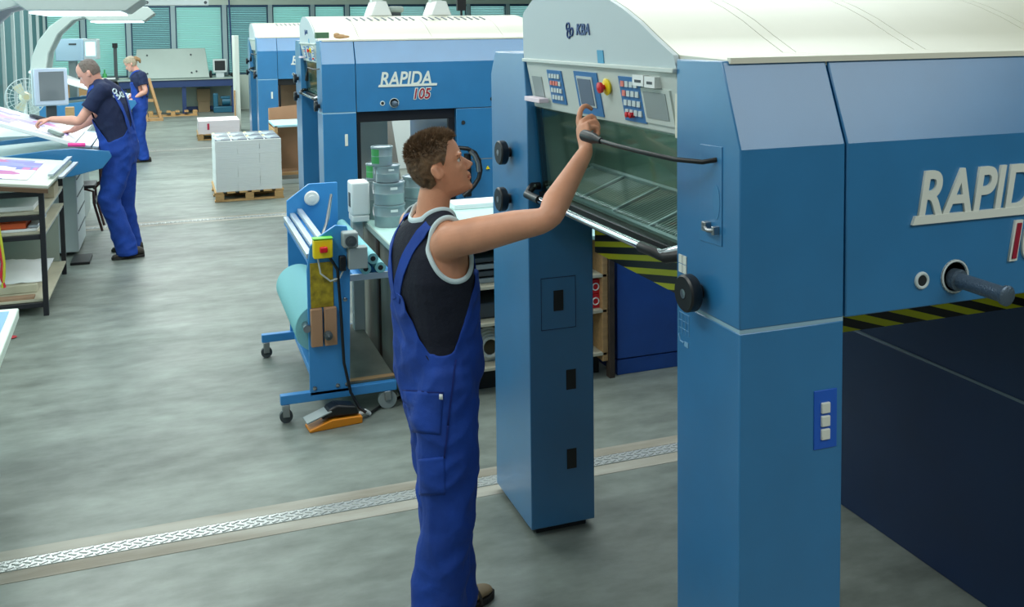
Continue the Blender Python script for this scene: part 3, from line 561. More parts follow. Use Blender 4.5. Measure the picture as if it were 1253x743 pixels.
# ================================================================ delivery consoles (left)
M['canopyg']=mat('canopy_grey',(168,178,174),.45)
def console(y0,label,detail):
    T=empty('control_desk',(0,y0,0),0,label,'control desk')
    w=M['white']; D=1.55
    # side panel with tapered nose
    sp=[(-1.9,.96),(-1.0,1.045),(-.83,1.05),(-.54,1.01),(-.52,.96),(-.60,.86),(-.86,.80),(-1.9,.80)]
    MB().prism(sp,-.04,0,'y').build('side_panel',M['blue'],T,bev=.004); MB().prism(sp,D,D+.04,'y').build('side_panel',M['blue'],T,bev=.004)
    MB().prism([(-1.88,.82),(-.85,.82),(-.68,.875),(-.64,.95),(-.84,.99),(-1.88,.93)],.002,D-.002,'y').build('desk_body',M['lgrey'],T)
    B('front_edge',M['lgrey'],T,(-.86,-.635,.03,D-.03,.985,1.012),bev=.006)
        # sloping sheet board
    k=.35
    m=MB(); x0,x1=-2.05,-.84
    m.slab((x0,.12,1.05+(x1-x0)*k),(x1,.12,1.05),(x1,1.32,1.05),(x0,1.32,1.05+(x1-x0)*k),.035); m.build('sheet_board',w,T,bev=.004)
    m=MB()
    m.slab((-.84,.12,1.05),(-.70,.12,1.03),(-.70,1.32,1.03),(-.84,1.32,1.05),.02); m.slab((-.69,.12,1.03),(-.64,.12,1.02),(-.64,1.32,1.02),(-.69,1.32,1.03),.02); m.build('sheet_stop',M['alu'],T,bev=.003)
    B('pedestal',M['lgrey'],T,(-1.6,-.86,.42,1.2,.03,.83),bev=.01)
    if detail:
        m=MB()
        for z in (.22,.38,.54,.70): m.box(-.862,-.855,.45,1.17,z,z+.012)
        m.build('drawer_gap',M['dgrey'],T)
        m=MB(); m.slab((-2.0,.22,1.452+.0015),(-.95,.22,1.0885+.0385-.0385+.0015),( -.95,1.2,1.09),(-2.0,1.2,1.4535),.001)
    # arch arm and canopy
    out=[(-2.10,.75),(-2.075,1.39),(-2.02,1.71),(-1.92,1.96),(-1.745,2.19),(-1.50,2.37),(-1.25,2.47),(-1.1,2.5)]
    inn=[(-1.83,.75),(-1.835,1.45),(-1.785,1.765),(-1.64,2.06),(-1.42,2.27),(-1.2,2.33),(-1.1,2.34)]
    MB().prism(out+inn[::-1],.35,.47,'y').build('arch_arm',M['canopyg'],T,bev=.01)
    MB().prism(out+inn[::-1],1.1,1.22,'y').build('arch_arm',M['canopyg'],T,bev=.01)
    m=MB()
    for (a,b_) in zip(out[1:-1],out[2:]): m.slab((a[0]+.03,.47,a[1]-.0),(b_[0]+.03,.47,b_[1]-.03),(b_[0]+.03,1.1,b_[1]-.03),(a[0]+.03,1.1,a[1]-.0),.01)
    m.build('arch_web',M['lgrey'],T)
    MB().prism([(-1.29,2.37),(-1.16,2.262),(-.36,2.252),(-.20,2.37),(-.30,2.47),(-1.15,2.5)],0.02,1.5,'y').build('lamp_canopy',M['canopyg'],T,bev=.01)
    B('lamp_tube',M['lamp'],T,(-1.14,-.4,.03,1.49,2.236,2.252),bev=0)
    return T
c1=console(9.25,'tilted white inspection desk with blue side panel where the man works',True)
c2=console(16.15,'farther inspection desk under its arched canopy, behind the man',False)
def desk_sheet(xa,xb,ya,yb_,mt,label,yd):
    k=.35; z=lambda x:1.052+.037+(-.84-x)*k
    o=MB().slab((xa,ya+yd,z(xa)),(xb,ya+yd,z(xb)),(xb,yb_+yd,z(xb)),(xa,yb_+yd,z(xa)),.0015).build('printed_sheet',mt,None); return tag(o,label,'printed sheet')
desk_sheet(-1.95,-.92,.24,1.22,M['print2'],'large printed proof sheet with violet and pink pictures under the man hand',9.25)
o=MB().tube([(-.88,9.30,1.075),(-.74,9.30,1.068)],.018,8).build('pink_marker',M['pink'],None,smooth=True); tag(o,'pink marker lying at the near edge of the tilted desk','marker')
o=B('densitometer',M['panelg'],None,(-.07,.07,-.03,.03,0,.035),bev=.01); o.location=(-1.0,9.52,1.152); o.rotation_euler=(0,.337,-.5); tag(o,'small grey measuring block lying on the printed proof sheet','measuring device')
o=B('dark_handheld',M['dgrey'],None,(-.09,.09,-.05,.05,0,.03),bev=.01); o.location=(-1.22,10.35,1.23); o.rotation_euler=(0,.337,.4); tag(o,'dark hand tool at the far edge of the sheet board','hand tool')
# monitor on desk
T=empty('desk_monitor',(-1.18,11.0,0),math.radians(12),'white framed flat monitor standing behind the tilted desk','monitor')
Rm=Matrix.Rotation(math.radians(-8),3,'X')
m=MB(); m.box(-.16,.16,-.03,.03,-.195,.195,R=Rm,at=(0,0,1.51)); m.build('frame',M['mon'],T,bev=.012)
m=MB(); m.box(-.115,.12,-.036,-.028,-.15,.15,R=Rm,at=(0.005,0,1.515)); m.build('screen',M['monscr'],T)
m=MB(); m.box(-.175,-.15,-.01,.06,-.185,.185,R=Rm,at=(0,0,1.51)); m.build('side_grip',M['lgrey'],T,bev=.005)
B('neck',M['dgrey'],T,(-.05,.05,.02,.07,1.0,1.35)); B('base',M['black'],T,(-.12,.14,-.1,.12,1.021,1.05),bev=.01)
# shelf desk between the consoles
B_=empty('side_desk',(-1.25,11.9,0),0,'pale side desk standing behind the flat monitor','desk')
B('desk_top',M['lgrey'],B_,(-1.4,.38,-1.0,.45,.98,1.02)); B('body',M['grey'],B_,(-1.35,.3,-.95,.4,0,.98))
# fan
fx,fy,fz=-1.50,11.6,1.36
T=empty('desk_fan',(fx,fy,1.02),.25,'pale desk fan with round wire cage behind the flat monitor','fan')
m=MB(); m.tube([(.2*math.cos(a*PI/16),-.04,.36+.2*math.sin(a*PI/16)) for a in range(32)],.006,6,closed=True)
for r in (.07,.115,.16): m.tube([(r*math.cos(a*PI/14),-.07,.36+r*math.sin(a*PI/14)) for a in range(28)],.0025,5,closed=True)
for a in range(24): q=a*PI/12; m.tube([(.03*math.cos(q),-.09,.36+.03*math.sin(q)),(.13*math.cos(q),-.075,.36+.13*math.sin(q)),(.2*math.cos(q),-.04,.36+.2*math.sin(q))],.0025,5)
m.build('cage',M['lgrey'],T,smooth=True)
for k in range(3):
    m=MB(); a=k*2.094
    m.prism([(.03*math.cos(a-.4),.36+.03*math.sin(a-.4)),(.16*math.cos(a-.3),.36+.16*math.sin(a-.3)),(.17*math.cos(a+.35),.36+.17*math.sin(a+.35)),(.05*math.cos(a+.6),.36+.05*math.sin(a+.6))],-.045,-.04,'y'); m.build('blade',mat('fan_blade',(214,206,176),.5),T)
m=MB(); m.lathe([(.04,0),(.055,.03),(.055,.12),(.03,.15)],(0,-.03,.36),18,(0,1,0)); m.build('motor',mat('fan_motor',(220,205,165),.5),T,smooth=True)
m=MB(); m.lathe([(.12,0),(.12,.02),(.02,.03),(.018,.3)],(0,.03,0),20); m.build('stand',M['white'],T,smooth=True)
# cabinet with lit screen behind
T=empty('terminal_cabinet',(-1.6,17.95,0),-.12,'pale blue terminal cabinet with small lit screen beneath the farther canopy','cabinet')
B('cabinet_box',mat('cabinet_pale',(176,204,222),.45),T,(-.24,.2,0,.4,1.60,1.98),bev=.012); B('column',M['grey'],T,(-.06,.06,.1,.25,.0,1.6)); B('screen_box',M['lgrey'],T,(.2,.42,.05,.3,1.62,1.97),bev=.01); B('lit_screen',mat('lit_screen',(190,235,240),.3,emit=1.2),T,(.235,.39,.04,.055,1.68,1.92),bev=0); B('badge',M['dgrey'],T,(-.02,.1,-.006,.002,1.87,1.9),bev=0)
# far console details
o=MB().slab((-1.75,17.0,1.33),(-1.18,17.0,1.09),(-1.18,17.75,1.12),(-1.75,17.75,1.38),.04).build('lid',M['white'],None,bev=.01); o.parent=c2; o.location=(0,-16.15,0)
o=B('blue_crate',M['blue'],None,(-1.5,-1.18,18.0,18.4,.75,.98)); B('crate_stand',M['dgrey'],o,(-1.45,-1.22,18.05,18.35,0,.75)); tag(o,'blue crate beneath the white sloping lid','crate')
o=B('tan_carton',M['ply'],None,(-.06,.03,-.05,.05,0,.2)); o.location=(-1.09,12.05,1.021); tag(o,'narrow tan carton beside the flat monitor','carton')
# chair by the desk (bent dark tubes)
T=empty('stool',(-.90,10.95,0),0,'dark tube framed stool half hidden beside the man legs','stool')
M['darktube']=mat('dark_red_tube',(62,36,34),.4,.3)
for dy in (-.16,.16): MB().tube([(.17,dy,0),(.1,dy,.3),(.1,dy,.42),(.02,dy,.45),(-.16,dy,.45),(-.2,dy,.0)],.013,8).build('leg',M['darktube'],T,smooth=True)
for dy in (-.13,): MB().tube([(.10,dy,.44),(.17,dy,.5),(.17,dy,.74)],.012,8).build('back_rod',M['darktube'],T,smooth=True)
MB().tube([(.10,.13,.44),(.17,.13,.5),(.17,.13,.74)],.012,8).build('back_rod',M['darktube'],T,smooth=True)
B('seat',M['black'],T,(-.2,.12,-.18,.18,.455,.49),bev=.01); B('brace',M['black'],T,(.09,.12,-.16,.16,.28,.33)); B('back_pad',M['black'],T,(.16,.18,-.17,.17,.70,.8),bev=.008)
o=B('floor_pad',M['black'],None,(-.9,-.74,9.25,9.6,0,.025),bev=.005); tag(o,'small black foot pad on the floor at the desk pedestal','foot pad')
# ================================================================ rack at left
rx,ry0,ry1=-.918,7.67,8.95
T=empty('shelf_rack',(0,0,0),0,'black framed shelf rack with tilted print top at the left edge','rack')
for x in (rx,-2.35):
    for y in (ry0,ry1): B('leg',M['rackblk'],T,(x-.018,x+.018,y-.018,y+.018,0,.93 if x==rx else 1.15),bev=.002)
for z in (.10,.60,.745): 
    B('shelf_board',M['shelf'],T,(-2.35,rx+.018,ry0+.02,ry1-.02,z,z+.02)); B('shelf_rail',M['rackblk'],T,(-2.35,rx,ry0-.012,ry0+.012,z-.035,z))
    if z>.5: B('side_rail',M['alu'],T,(rx-.01,rx+.01,ry0,ry1,z-.02,z))
B('top_rail',M['rackblk'],T,(-2.35,rx,ry0-.012,ry0+.012,.88,.92))
B('back_panel',mat('rack_back',(150,158,148),.7),T,(-2.33,rx-.03,ry1-.03,ry1-.01,.12,.6))
tz=lambda x:.945+(-.86-x)*.12
m=MB(); m.slab((-2.5,7.58,tz(-2.5)),(-.86,7.58,tz(-.86)),(-.83,9.0,tz(-.86)),(-2.5,9.0,tz(-2.5)),.022); m.build('tilted_top',mat('top_grey',(186,192,180),.5),T,bev=.003)
m=MB(); m.slab((-2.5,7.575,tz(-2.5)-.03),(-.86,7.575,tz(-.86)-.03),(-.86,7.575,tz(-.86)),(-2.5,7.575,tz(-2.5)),.02); m.build('top_edge',mat('edge_brown',(96,72,52),.6),T)
for q in (0,1):
    dx=q*.045; o=MB().slab((-.855+dx-.04,7.9+.2*q,.99-.05*q),(-.835+dx-.02,7.9+.2*q,.99-.05*q),(-.80+dx-.02,8.98,.99-.05*q),(-.82+dx-.04,8.98,.99-.05*q),.02).build('side_clamp_bar',M['alu'],T,bev=.003)
m=MB(); z=lambda x:tz(x)+.024
m.slab((-2.2,7.78,z(-2.2)),(-1.02,7.78,z(-1.02)),(-1.02,8.85,z(-1.02)),(-2.2,8.85,z(-2.2)),.004); o=m.build('printed_sheet',M['print1'],None); tag(o,'printed sheet with violet pictures lying on the shelf rack top','printed sheet')
def item(name,mt,b,label,cat,bev=.006): return tag(B(name,mt,None,b,bev=bev),label,cat)
item('paper_pad',M['paper'],(-1.62,-.98,7.75,8.5,.766,.80),'white paper pad on the upper shelf of the black rack','paper pad')
item('carton',mat('carton_beige',(190,176,150),.7),(-.98,-.90,8.3,8.6,.766,.86),'small beige carton on the upper shelf of the black rack','carton',.004)
item('orange_box',mat('orange_box',(214,88,40),.6),(-1.35,-1.03,7.70,7.98,.645,.69),'orange box on the middle shelf of the black rack','box')
item('paper_pad',M['paper'],(-1.4,-.96,7.70,8.3,.621,.643),'thin white papers under the orange box on the rack','paper pad')
item('steel_ruler',M['alu'],(-1.02,-.95,7.72,8.2,.645,.665),'grey bar beside the orange box on the rack','bar')
m=MB(); rr=random.Random(5); N=14
for i in range(N+1):
    pass
def crumple(name,x0,x1,y0,y1,z0,h,seed):
    vs=[];n=16
    for i in range(n+1):
        for j in range(n+1):
            x=x0+(x1-x0)*i/n;y=y0+(y1-y0)*j/n; e=min(i,n-i,j,n-j)/(n*.5); z=z0+.004+h*(1-(1-e)**2)*(0.6+.5*noise.noise(V((x*5+seed,y*5,0))))+.012*noise.noise(V((x*22,y*22,seed))); vs.append((x,y,max(z,z0+.003)))
    f=[(i*(n+1)+j,(i+1)*(n+1)+j,(i+1)*(n+1)+j+1,i*(n+1)+j+1) for i in range(n) for j in range(n)]
    b=MB(); b.add(vs,f); o=b.build(name,M['paper'],None,smooth=True); o.modifiers.new('s','SOLIDIFY').thickness=.003; return o
tag(crumple('plastic_wrap',-1.75,-.97,7.95,8.75,.185,.1,1.),'crumpled white wrap lying on the lowest shelf of the black rack','wrap')
item('paper_stack',M['shelf'],(-1.75,-1.0,7.9,8.8,.121,.183),'flat board stack beneath the white wrap on the rack','board stack')
item('cardboard_strip',mat('strip_brown',(170,136,110),.7),(-1.6,-1.0,7.70,7.78,.121,.14),'brown strip at the front of the lowest rack shelf','strip',.002)
# coloured cables hanging at far left edge
for i,(c_,nm) in enumerate((((210,40,60),'red'),((200,200,60),'yellow'))):
    pts=[on_y(-3,270,7.6),on_y(-1+3*i,300,7.6),on_y(3+2*i,322,7.6),on_y(1+4*i,338,7.6),on_y(6-3*i,352,7.6)]
    o=MB().tube(pts,.01,8).build(nm+'_cable',mat(nm+'_cable_mat',c_,.5),None,smooth=True); o.parent=T; o['label']=nm+' cable'
# near left desk corner
T=empty('corner_desk',(-.78,4.6,0),0,'pale green desk corner with blue surface inlay at the lower left edge','desk')
m=MB(); m.prism([(-.9,3.3),(.055,3.3),(-.0,4.45+.0),(.01,5.02),(-.9,5.02)],.55,.75,'z'); 
pc=[on_z(23,377,.75),on_z(0,436,.75)]
d=(pc[1]-pc[0]); L_=d.length; e=pc[0]; far=pc[1]+d.normalized()*1.2; bk=V((e.x-1.2,e.y+.1,.75)); bk2=V((far.x-1.2,far.y+.1,.75))
base=V((-.78,4.6,0))
m=MB(); 
def pr4(a,b,c,d_,z0,z1,name,mt,par,bev=.006): 
    q=[(p.x-base.x,p.y-base.y) for p in (a,b,c,d_)]; return MB().prism(q,z0,z1,'z').build(name,mt,par,bev=bev)
pr4(e,far,bk2,bk,.70,.75,'desk_top',mat('desk_pale_green',(214,230,216),.4),T)
ins=lambda p,k:p+((far+bk)/2-p)*k
pr4(ins(e,.06),ins(far,.06),ins(bk2,.06),ins(bk,.06),.7505,.753,'blue_inlay',mat('inlay_blue',(120,170,205),.4),T,0)
pr4(ins(e,.16),ins(far,.16),ins(bk2,.16),ins(bk,.16),.0,.70,'desk_body',mat('desk_side_green',(176,200,190),.5),T)
o=MB().ell((on_z(14,414,0).x,on_z(14,414,0).y,.008),(.035,.03,.008)).build('red_scrap',mat('scrap_red',(170,40,50),.6),None,smooth=True); tag(o,'tiny red scrap on the floor by the pale green desk corner','scrap')
# ================================================================ ROLL CART
cb=M['cblue']; cy0,cy1=5.05,6.2
T=empty('cloth_roll_cart',(.78,5.05,0),0,'light blue rolling stand holding a big pale blue cloth roll','cart')
def L2(x,y=0,z=0): return V((x-.78,y-5.05,z))
for y in (0,1.08):
    B('base_beam',cb,T,(.482-.78,1.10-.78,y-.02,y+.02,.1,.15),bev=.003)
    plate=[(.635,.13),(.635,.80),(.655,.93),(.70,.975),(.79,1.03),(.85,1.02),(.865,.93),(.845,.13)] if y==0 else [(.66,.13),(.66,.985),(.80,1.085),(.98,1.085),(.98,.13)]
    MB().prism([(a-.78,b) for a,b in plate],y-.02 if y==0 else y,y if y==0 else y+.02,'y').build('side_plate',cb,T,bev=.003)
B('tie_beam',cb,T,(-.10,-.06,0,1.08,.11,.15)); B('base_tray',mat('tray_worn',(120,122,108),.7,var=.2,vscale=5),T,(.06,.32,.02,1.06,.15,.16)); B('tray_lip',M['ply'],T,(.06,.32,.02,.06,.16,.168))
# rails
for k,(x,z) in enumerate(((-.125,.86),(-.085,.88),(-.04,.905))): B('guide_rail',M['alu'],T,(x-.018,x+.014,0,1.08,z,z+.028),bev=.004)
B('rail_bed',cb,T,(-.14,0,0,1.08,.835,.858))
# roll and clamp
m=MB(); m.lathe([(.0,0),(.128,0),(.132,.01),(.132,.93),(.128,.94),(0,.94)],(-.078,.03,.475),48,(0,1,0)); m.build('cloth_roll',M['roll'],T,smooth=True)
m=MB(); m.cyl((-.155,.0-.05,.50),(-.155,1.1,.50),.02,None,12); m.build('roll_shaft',M['steel'],T,smooth=True)
B('clamp_board',M['board'],T,(-.135,-.075,-.055,-.022,.40,.60)); B('clamp_board',M['board'],T,(-.065,-.0,-.055,-.022,.40,.60)); B('instruction_plate',mat('brass_plate',(160,140,30),.5,var=.4,vscale=30),T,(-.13,-.01,-.026,-.021,.60,.84))
m=MB(); m.lathe([(.022,0),(.022,.03),(.01,.035),(.0,.05)],(-.05,-.055,.46),14,(0,-1,0)); m.build('clamp_nut',M['dgrey'],T,smooth=True)
# switch box, motor, control box
sb=B('switch_box',M['yellow'],T,(-.115,-.015,-.075,-.021,.87,.97),bev=.008); B('box_lid_edge',mat('lid_green',(110,200,70),.4),sb,(-.117,-.013,-.077,-.021,.97,.978)); 
m=MB(); m.box(-.085,-.045,-.1,-.075,.905,.935,R=None); m.build('switch_knob',M['red'],sb,bev=.006)
mo=B('motor',M['grey'],T,(.035,.115,-.1,-.021,.92,1.0),bev=.008); m=MB(); m.lathe([(.03,0),(.03,.006),(.014,.006),(.014,.012),(0,.012)],(.075,-.1,.955),18,(0,-1,0)); m.build('motor_flange',M['dgrey'],mo,smooth=True)
B('control_box',M['grey'],T,(.065,.165,-.085,-.021,.80,.915),bev=.005); B('cable_block',M['black'],T,(.02,.055,-.06,-.021,.79,.87),bev=.006)
m=MB(); m.tube([(-.09,-.04,.87),(-.08,-.06,.79),(-.03,-.06,.745),(.02,-.05,.755),(.04,-.045,.79)],.005,8); m.build('white_cable',M['cable'],T,smooth=True)
m=MB(); m.tube([(-.03,-.045,.87),(.01,-.05,.8),(.02,-.055,.6),(.03,-.06,.3),(.06,-.07,.14),(.10,-.10,.06),(.13,-.12,.04)],.008,8); m.build('black_cable',M['black'],T,smooth=True)
m=MB()
for (x,z) in ((-.12,.17),(.0,.17),(.05,.17),(-.0,.74),(.05,.63)): m.lathe([(.0,0),(.011,0),(.011,.006),(.006,.008),(0,.008)],(x,-.021,z),12,(0,-1,0))
m.build('bolts',M['steel'],T)
m=MB(); m.lathe([(0,0),(.045,0),(.048,.012),(.04,.02),(.02,.02),(.02,.03),(0,.03)],(.035,1.078,.995),24,(0,-1,0)); m.build('end_cap',M['white'],T,smooth=True)
m=MB(); m.tube([(-.01,.35,.9),(.03,.36,1.0),(.05,.36,1.13)],.008,8); m.tube([(.05,.36,1.13),(.0,.25,.98),(-.03,.2,.93)],.008,8); m.build('tension_lever',M['steel'],T,smooth=True)
for y in (.0,1.08):
    for x in (-.27,.27):
        c=empty_=None
        big=.05 if x>0 else .034
        zc=big; cs=B('caster_fork',M['steel'],T,(x-.018,x+.018,y-.014-.012,y-.014,zc,.1),(x-.018,x+.018,y+.014,y+.026,zc,.1))
        MB().lathe([(0,-.012),(big,-.012),(big,.012),(0,.012)],(x,y,zc),20,(0,1,0)).build('caster_wheel',M['dgrey'] if x<0 else M['grey'],cs,smooth=True)
B('roll_shelf',cb,T,(.10,.31,-.0,1.08,.725,.75),bev=.003); B('shelf_edge',M['alu'],T,(.08,.33,-.012,.0,.72,.755),bev=.002)
for k,(x,z) in enumerate(((.165,.0295+.752),(.245,.0295+.752),(.205,.0295+.752+.052),)):
    o=MB().lathe([(.012,0),(.029,0),(.029,1.0),(.012,1.0)],(0,0,0),24,(0,1,0)).build('cloth_tube',M['roll'],None,smooth=True); o.location=(.78+x,5.03,z); tag(o,['thin pale blue cloth tube on the cart shelf, left of the lower two','thin pale blue cloth tube on the cart shelf, right of the lower two','thin pale blue cloth tube lying on top of the other two'][k],'cloth roll','cloth tubes on the cart shelf')
    MB().lathe([(0,-.001),(.014,-.001),(.014,.001)],(0,0,0),16,(0,1,0)).build('tube_bore',M['dark'],o)
# foot pedal
T=empty('foot_pedal',(.75,4.93,0),0.12,'orange foot pedal with black hood on the floor beneath the cart','foot pedal')
MB().prism([(-.15,0),(.13,0),(.13,.035),(.1,.04),(-.03,.045),(-.15,.012)],-.05,.05,'y').build('pedal_base',M['orange'],T,bev=.004)
MB().prism([(-.08,.05),(-.02,.055),(.12,.045),(.10,.09),(.0,.115),(-.04,.10)],-.04,.05,'y').build('pedal_hood',M['black'],T,bev=.01)
MB().slab((-.16,-.045,.045),(-.03,-.045,.085),(-.03,.045,.085),(-.16,.045,.045),.008).build('treadle',M['grey'],T,bev=.002)
MB().tube([(.12,0,.03),(.16,.0,.04),(.19,.02,.012)],.012,8).build('plug',M['white'],T,smooth=True)
MB().tube([(.19,.02,.012),(.3,.12,.01),(.5,.2,.01)],.008,8).build('floor_cable',M['black'],T,smooth=True)
# ================================================================ LONG TABLE with cans
T=empty('work_table',(1.2,5.3,0),0,'long storage table with pale green mat and open wooden shelves behind the worker','table')
def TT(x): return x-1.2
pl=[(1.16,5.33),(2.36,5.0),(2.36,6.3),(2.2,6.55),(1.10,6.22)]
X0,X1,Y0,Y1=1.13,2.385,5.02,6.25
B('table_top',M['tabletop'],T,(X0-1.2,X1-1.2,Y0-5.3,Y1-5.3,.825,.85),bev=.004); B('top_edge',M['panelg'],T,(X0-1.21,X0-1.2,Y0-5.3,Y1-5.3,.815,.852))
M['dkwood']=mat('dark_wood',(66,54,46),.65,var=.25,vscale=8)
for y in (Y0-5.3,-.0+.35,Y1-5.34): B('end_post',M['dkwood'],T,(X0-1.195,X0-1.155,y,y+.05,0,.825))
B('end_panel',M['sidewood'],T,(X0-1.18,X0-1.165,Y0-5.28,Y1-5.3,.02,.82)); 
B('end_post',M['dkwood'],T,(X1-1.225,X1-1.19,Y0-5.32,Y0-5.27,0,.82)); B('inner_side',M['ply'],T,(X1-1.26,X1-1.225,Y0-5.3,Y0-4.9,.1,.82))
for z in (.155,.41,.62): B('shelf_board',M['shelf'],T,(X0-1.16,X1-1.23,Y0-5.3,Y0-4.75,z-.02,z))
B('back_panel',M['dark'],T,(X0-1.16,X1-1.2,Y0-4.75,Y0-4.73,.05,.82)); B('plinth',M['dark'],T,(X0-1.16,X1-1.24,Y0-5.2,Y0-4.9,0,.1))
for k in range(2):
    for j in range(1):
        o=B('red_box',mat('red_carton',(200,28,40),.5),None,(2.265,2.335,5.06+.12*j,5.17+.12*j,.4105+k*.086,.494+k*.086),bev=.002)
        tag(o,['lower','upper'][k]+' small red carton with white ring on the storage table shelf','carton','red cartons on the storage table shelf')
        MB().tube([(2.30+.02*math.cos(a*PI/8),5.059+.12*j,.452+k*.086+.02*math.sin(a*PI/8)) for a in range(16)],.004,6,closed=True).build('ring_mark',M['white'],o)
for k in range(4): tag(B('grey_tray',M['dgrey'] if k%2 else M['grey'],None,(1.40+.01*k,1.78,5.08,5.5,.621+k*.04,.648+k*.04),bev=.004),['lowest','second lowest','third','topmost'][k]+' grey tray of the four stacked on the upper shelf behind the worker','tray','grey trays on the upper shelf')
tag(B('grey_case',M['dgrey'],None,(1.42,1.75,5.1,5.4,.411,.5),bev=.01),'dark grey case on the middle shelf behind the worker','case')
m=MB()
for k in range(4): r=.05+.012*k; m.tube([(1.66+r*math.cos(a*PI/12),5.10+.015*k,.17+.075+r*math.sin(a*PI/12)*1.1) for a in range(24)],.011,8,closed=True)
tag(m.build('cable_coil',M['cable'],None,smooth=True),'coil of pale hose on the low shelf behind the worker','hose coil')
def can(x,y,z,r,h,label,green=False,name='ink_can'):
    T=empty(name,(x,y,z),0,label,'can'); 
    m=MB(); m.lathe([(0,0),(r*.96,0),(r*.97,.006),(r*.97,h*.5-.004),(r*.995,h*.5),(r*.97,h*.5+.004),(r*.97,h-.012),(r*1.03,h-.010),(r*1.03,h),(r*.94,h),(r*.92,h-.01),(0,h-.01)],(0,0,0),36); m.build('body',M['can'],T,smooth=True)
    m=MB(); m.lathe([(0,h-.009),(r*.92,h-.009),(r*.92,h-.005),(0,h-.005)],(0,0,0),30); m.build('lid',M['alu'],T)
    m=MB(); a0=-1.7
    n=10; R=r*.985; vs=[];  w=.5 if not green else 1.1; z0,z1=(h*.70,h*.82) if not green else (h*.12,h*.88)
    for i in range(n+1):
        a=a0-(.9 if green else -.25)+w*(i/n-.5); vs+=[(R*math.cos(a),R*math.sin(a),z0),(R*math.cos(a),R*math.sin(a),z1)]
    m.add(vs,[(2*i,2*i+2,2*i+3,2*i+1) for i in range(n)]); m.build('sticker',M['green'] if green else M['white'],T)
    if not green: m=MB(); m.tube([(-r*1.03,0,h*.9),(-r*1.1,-.02,h*.7),(-r*1.08,-.03,h*.5)],.004,6); m.build('handle',M['steel'],T,smooth=True)
    return T
cz=.851
can(1.243,5.79,cz,.095,.135,'grey ink can at the bottom of the front stack beside the white device'); can(1.243,5.79,cz+.137,.095,.135,'grey ink can standing second in the front stack'); 
can(1.238,5.80,cz+.274,.075,.10,'smaller grey ink can third in the front stack'); can(1.205,5.80,cz+.376,.066,.115,'topmost ink can of the front stack with green and white label',True)
can(1.46,5.95,cz,.09,.135,'grey ink can under the rear stack next to the worker neck'); can(1.46,5.95,cz+.137,.09,.135,'upper grey ink can of the rear stack next to the worker neck'); can(1.26,6.0,cz+.275,.05,.1,'small ink can with green label behind the front stack',True) if False else None
can(1.215,6.06,cz,.075,.25,'tall grey can behind the front stack'); can(1.215,6.06,cz+.252,.06,.10,'small grey can with green label behind the front stack, on the tall can',True)
# white dispenser
T=empty('white_device',(1.085,6.0,0),0,'white upright device box beside the stack of ink cans','device')
B('housing',M['white'],T,(-.055,.06,-.10,.05,.90,1.11),bev=.012); B('side_slot',M['dgrey'],T,(-.058,-.05,-.06,.0,.95,1.04)); B('tray',M['white'],T,(-.05,.055,-.1,.05,.86,.90),bev=.006); B('post',M['lgrey'],T,(-.045,.025,-.04,.03,0,.86),bev=.004)
tag(B('white_slab',M['paper'],None,(1.75,2.25,6.1,6.3,.851,.885),bev=.003),'white paper slab at the back of the green table mat','paper stack')
# casing behind
T=empty('blue_cabinet',(2.425,5.03,0),0,'long dark blue machine cabinet seen between the two front posts','cabinet')
B('plinth',M['dblue'],T,(0,2.2,.004,1.0,0,.09)); B('body',M['dblue'],T,(0,2.2,0,1.0,.097,1.25),bev=.004); B('top',M['dblue'],T,(-.01,2.21,-.01,1.01,1.25,1.27))
# ================================================================ PEOPLE
def lerp(a,b,t): return a+(b-a)*t
def catmull(pts,vals,sub=4):
    P=[V(p) for p in pts]; out=[];ov=[]
    for i in range(len(P)-1):
        p0=P[max(i-1,0)];p1=P[i];p2=P[i+1];p3=P[min(i+2,len(P)-1)]
        for k in range(sub):
            t=k/sub; out.append(.5*((2*p1)+(p2-p0)*t+(2*p0-5*p1+4*p2-p3)*t*t+(3*p1-p0-3*p2+p3)*t**3)); ov.append([lerp(a,b,t) for a,b in zip(vals[i],vals[i+1])])
    out.append(P[-1]);ov.append(list(vals[-1])); return out,ov
def limb(m,pts,rad,side=None,n=28,sub=4,fade=True):
    """tapered limb; rad: (ra,rb) per point, ra along 'side' direction"""
    rad=[(r,r) if not isinstance(r,tuple) else r for r in rad]
    P,R=catmull(pts,rad,sub); rings=[]; a0=V(side) if side is not None else None
    for i,p in enumerate(P):
        t=(P[min(i+1,len(P)-1)]-P[max(i-1,0)]).normalized()
        if a0 is None:
            a0=t.cross(V((0,0,1))); a0=a0 if a0.length>.1 else t.cross(V((1,0,0)))
        a=(a0-t*a0.dot(t)).normalized(); a0=a; b=t.cross(a)
        rings.append([p+a*(R[i][0]*math.cos(2*PI*k/n))+b*(R[i][1]*math.sin(2*PI*k/n)) for k in range(n)])
    def capring(p,t,R_,s):
        return None
    m.rings(rings)
    for e,i in ((0,0),(1,-1)): m.ell(P[i],(min(R[i]),)*3,n=14,m=8)
def torso(m,levels,grow=0.,n=28):
    """levels: (centre, half_front, half_side, yaw_deg, tilt vector)"""
    P,R=catmull([l[0] for l in levels],[(l[1],l[2],l[3]) for l in levels],4); rings=[]
    for i,p in enumerate(P):
        t=(P[min(i+1,len(P)-1)]-P[max(i-1,0)]).normalized()
        yaw=math.radians(R[i][2]); f=V((math.cos(yaw),math.sin(yaw),0)); f=(f-t*f.dot(t)).normalized(); s=t.cross(f)
        rf,rs=R[i][0]+grow,R[i][1]+grow; ring=[]
        for k in range(n):
            a=2*PI*k/n; c,q=math.cos(a),math.sin(a); e=2/2.4
            ring.append(p+f*(rf*math.copysign(abs(c)**e,c))+s*(rs*math.copysign(abs(q)**e,q)))
        rings.append(ring)
    m.rings(rings)
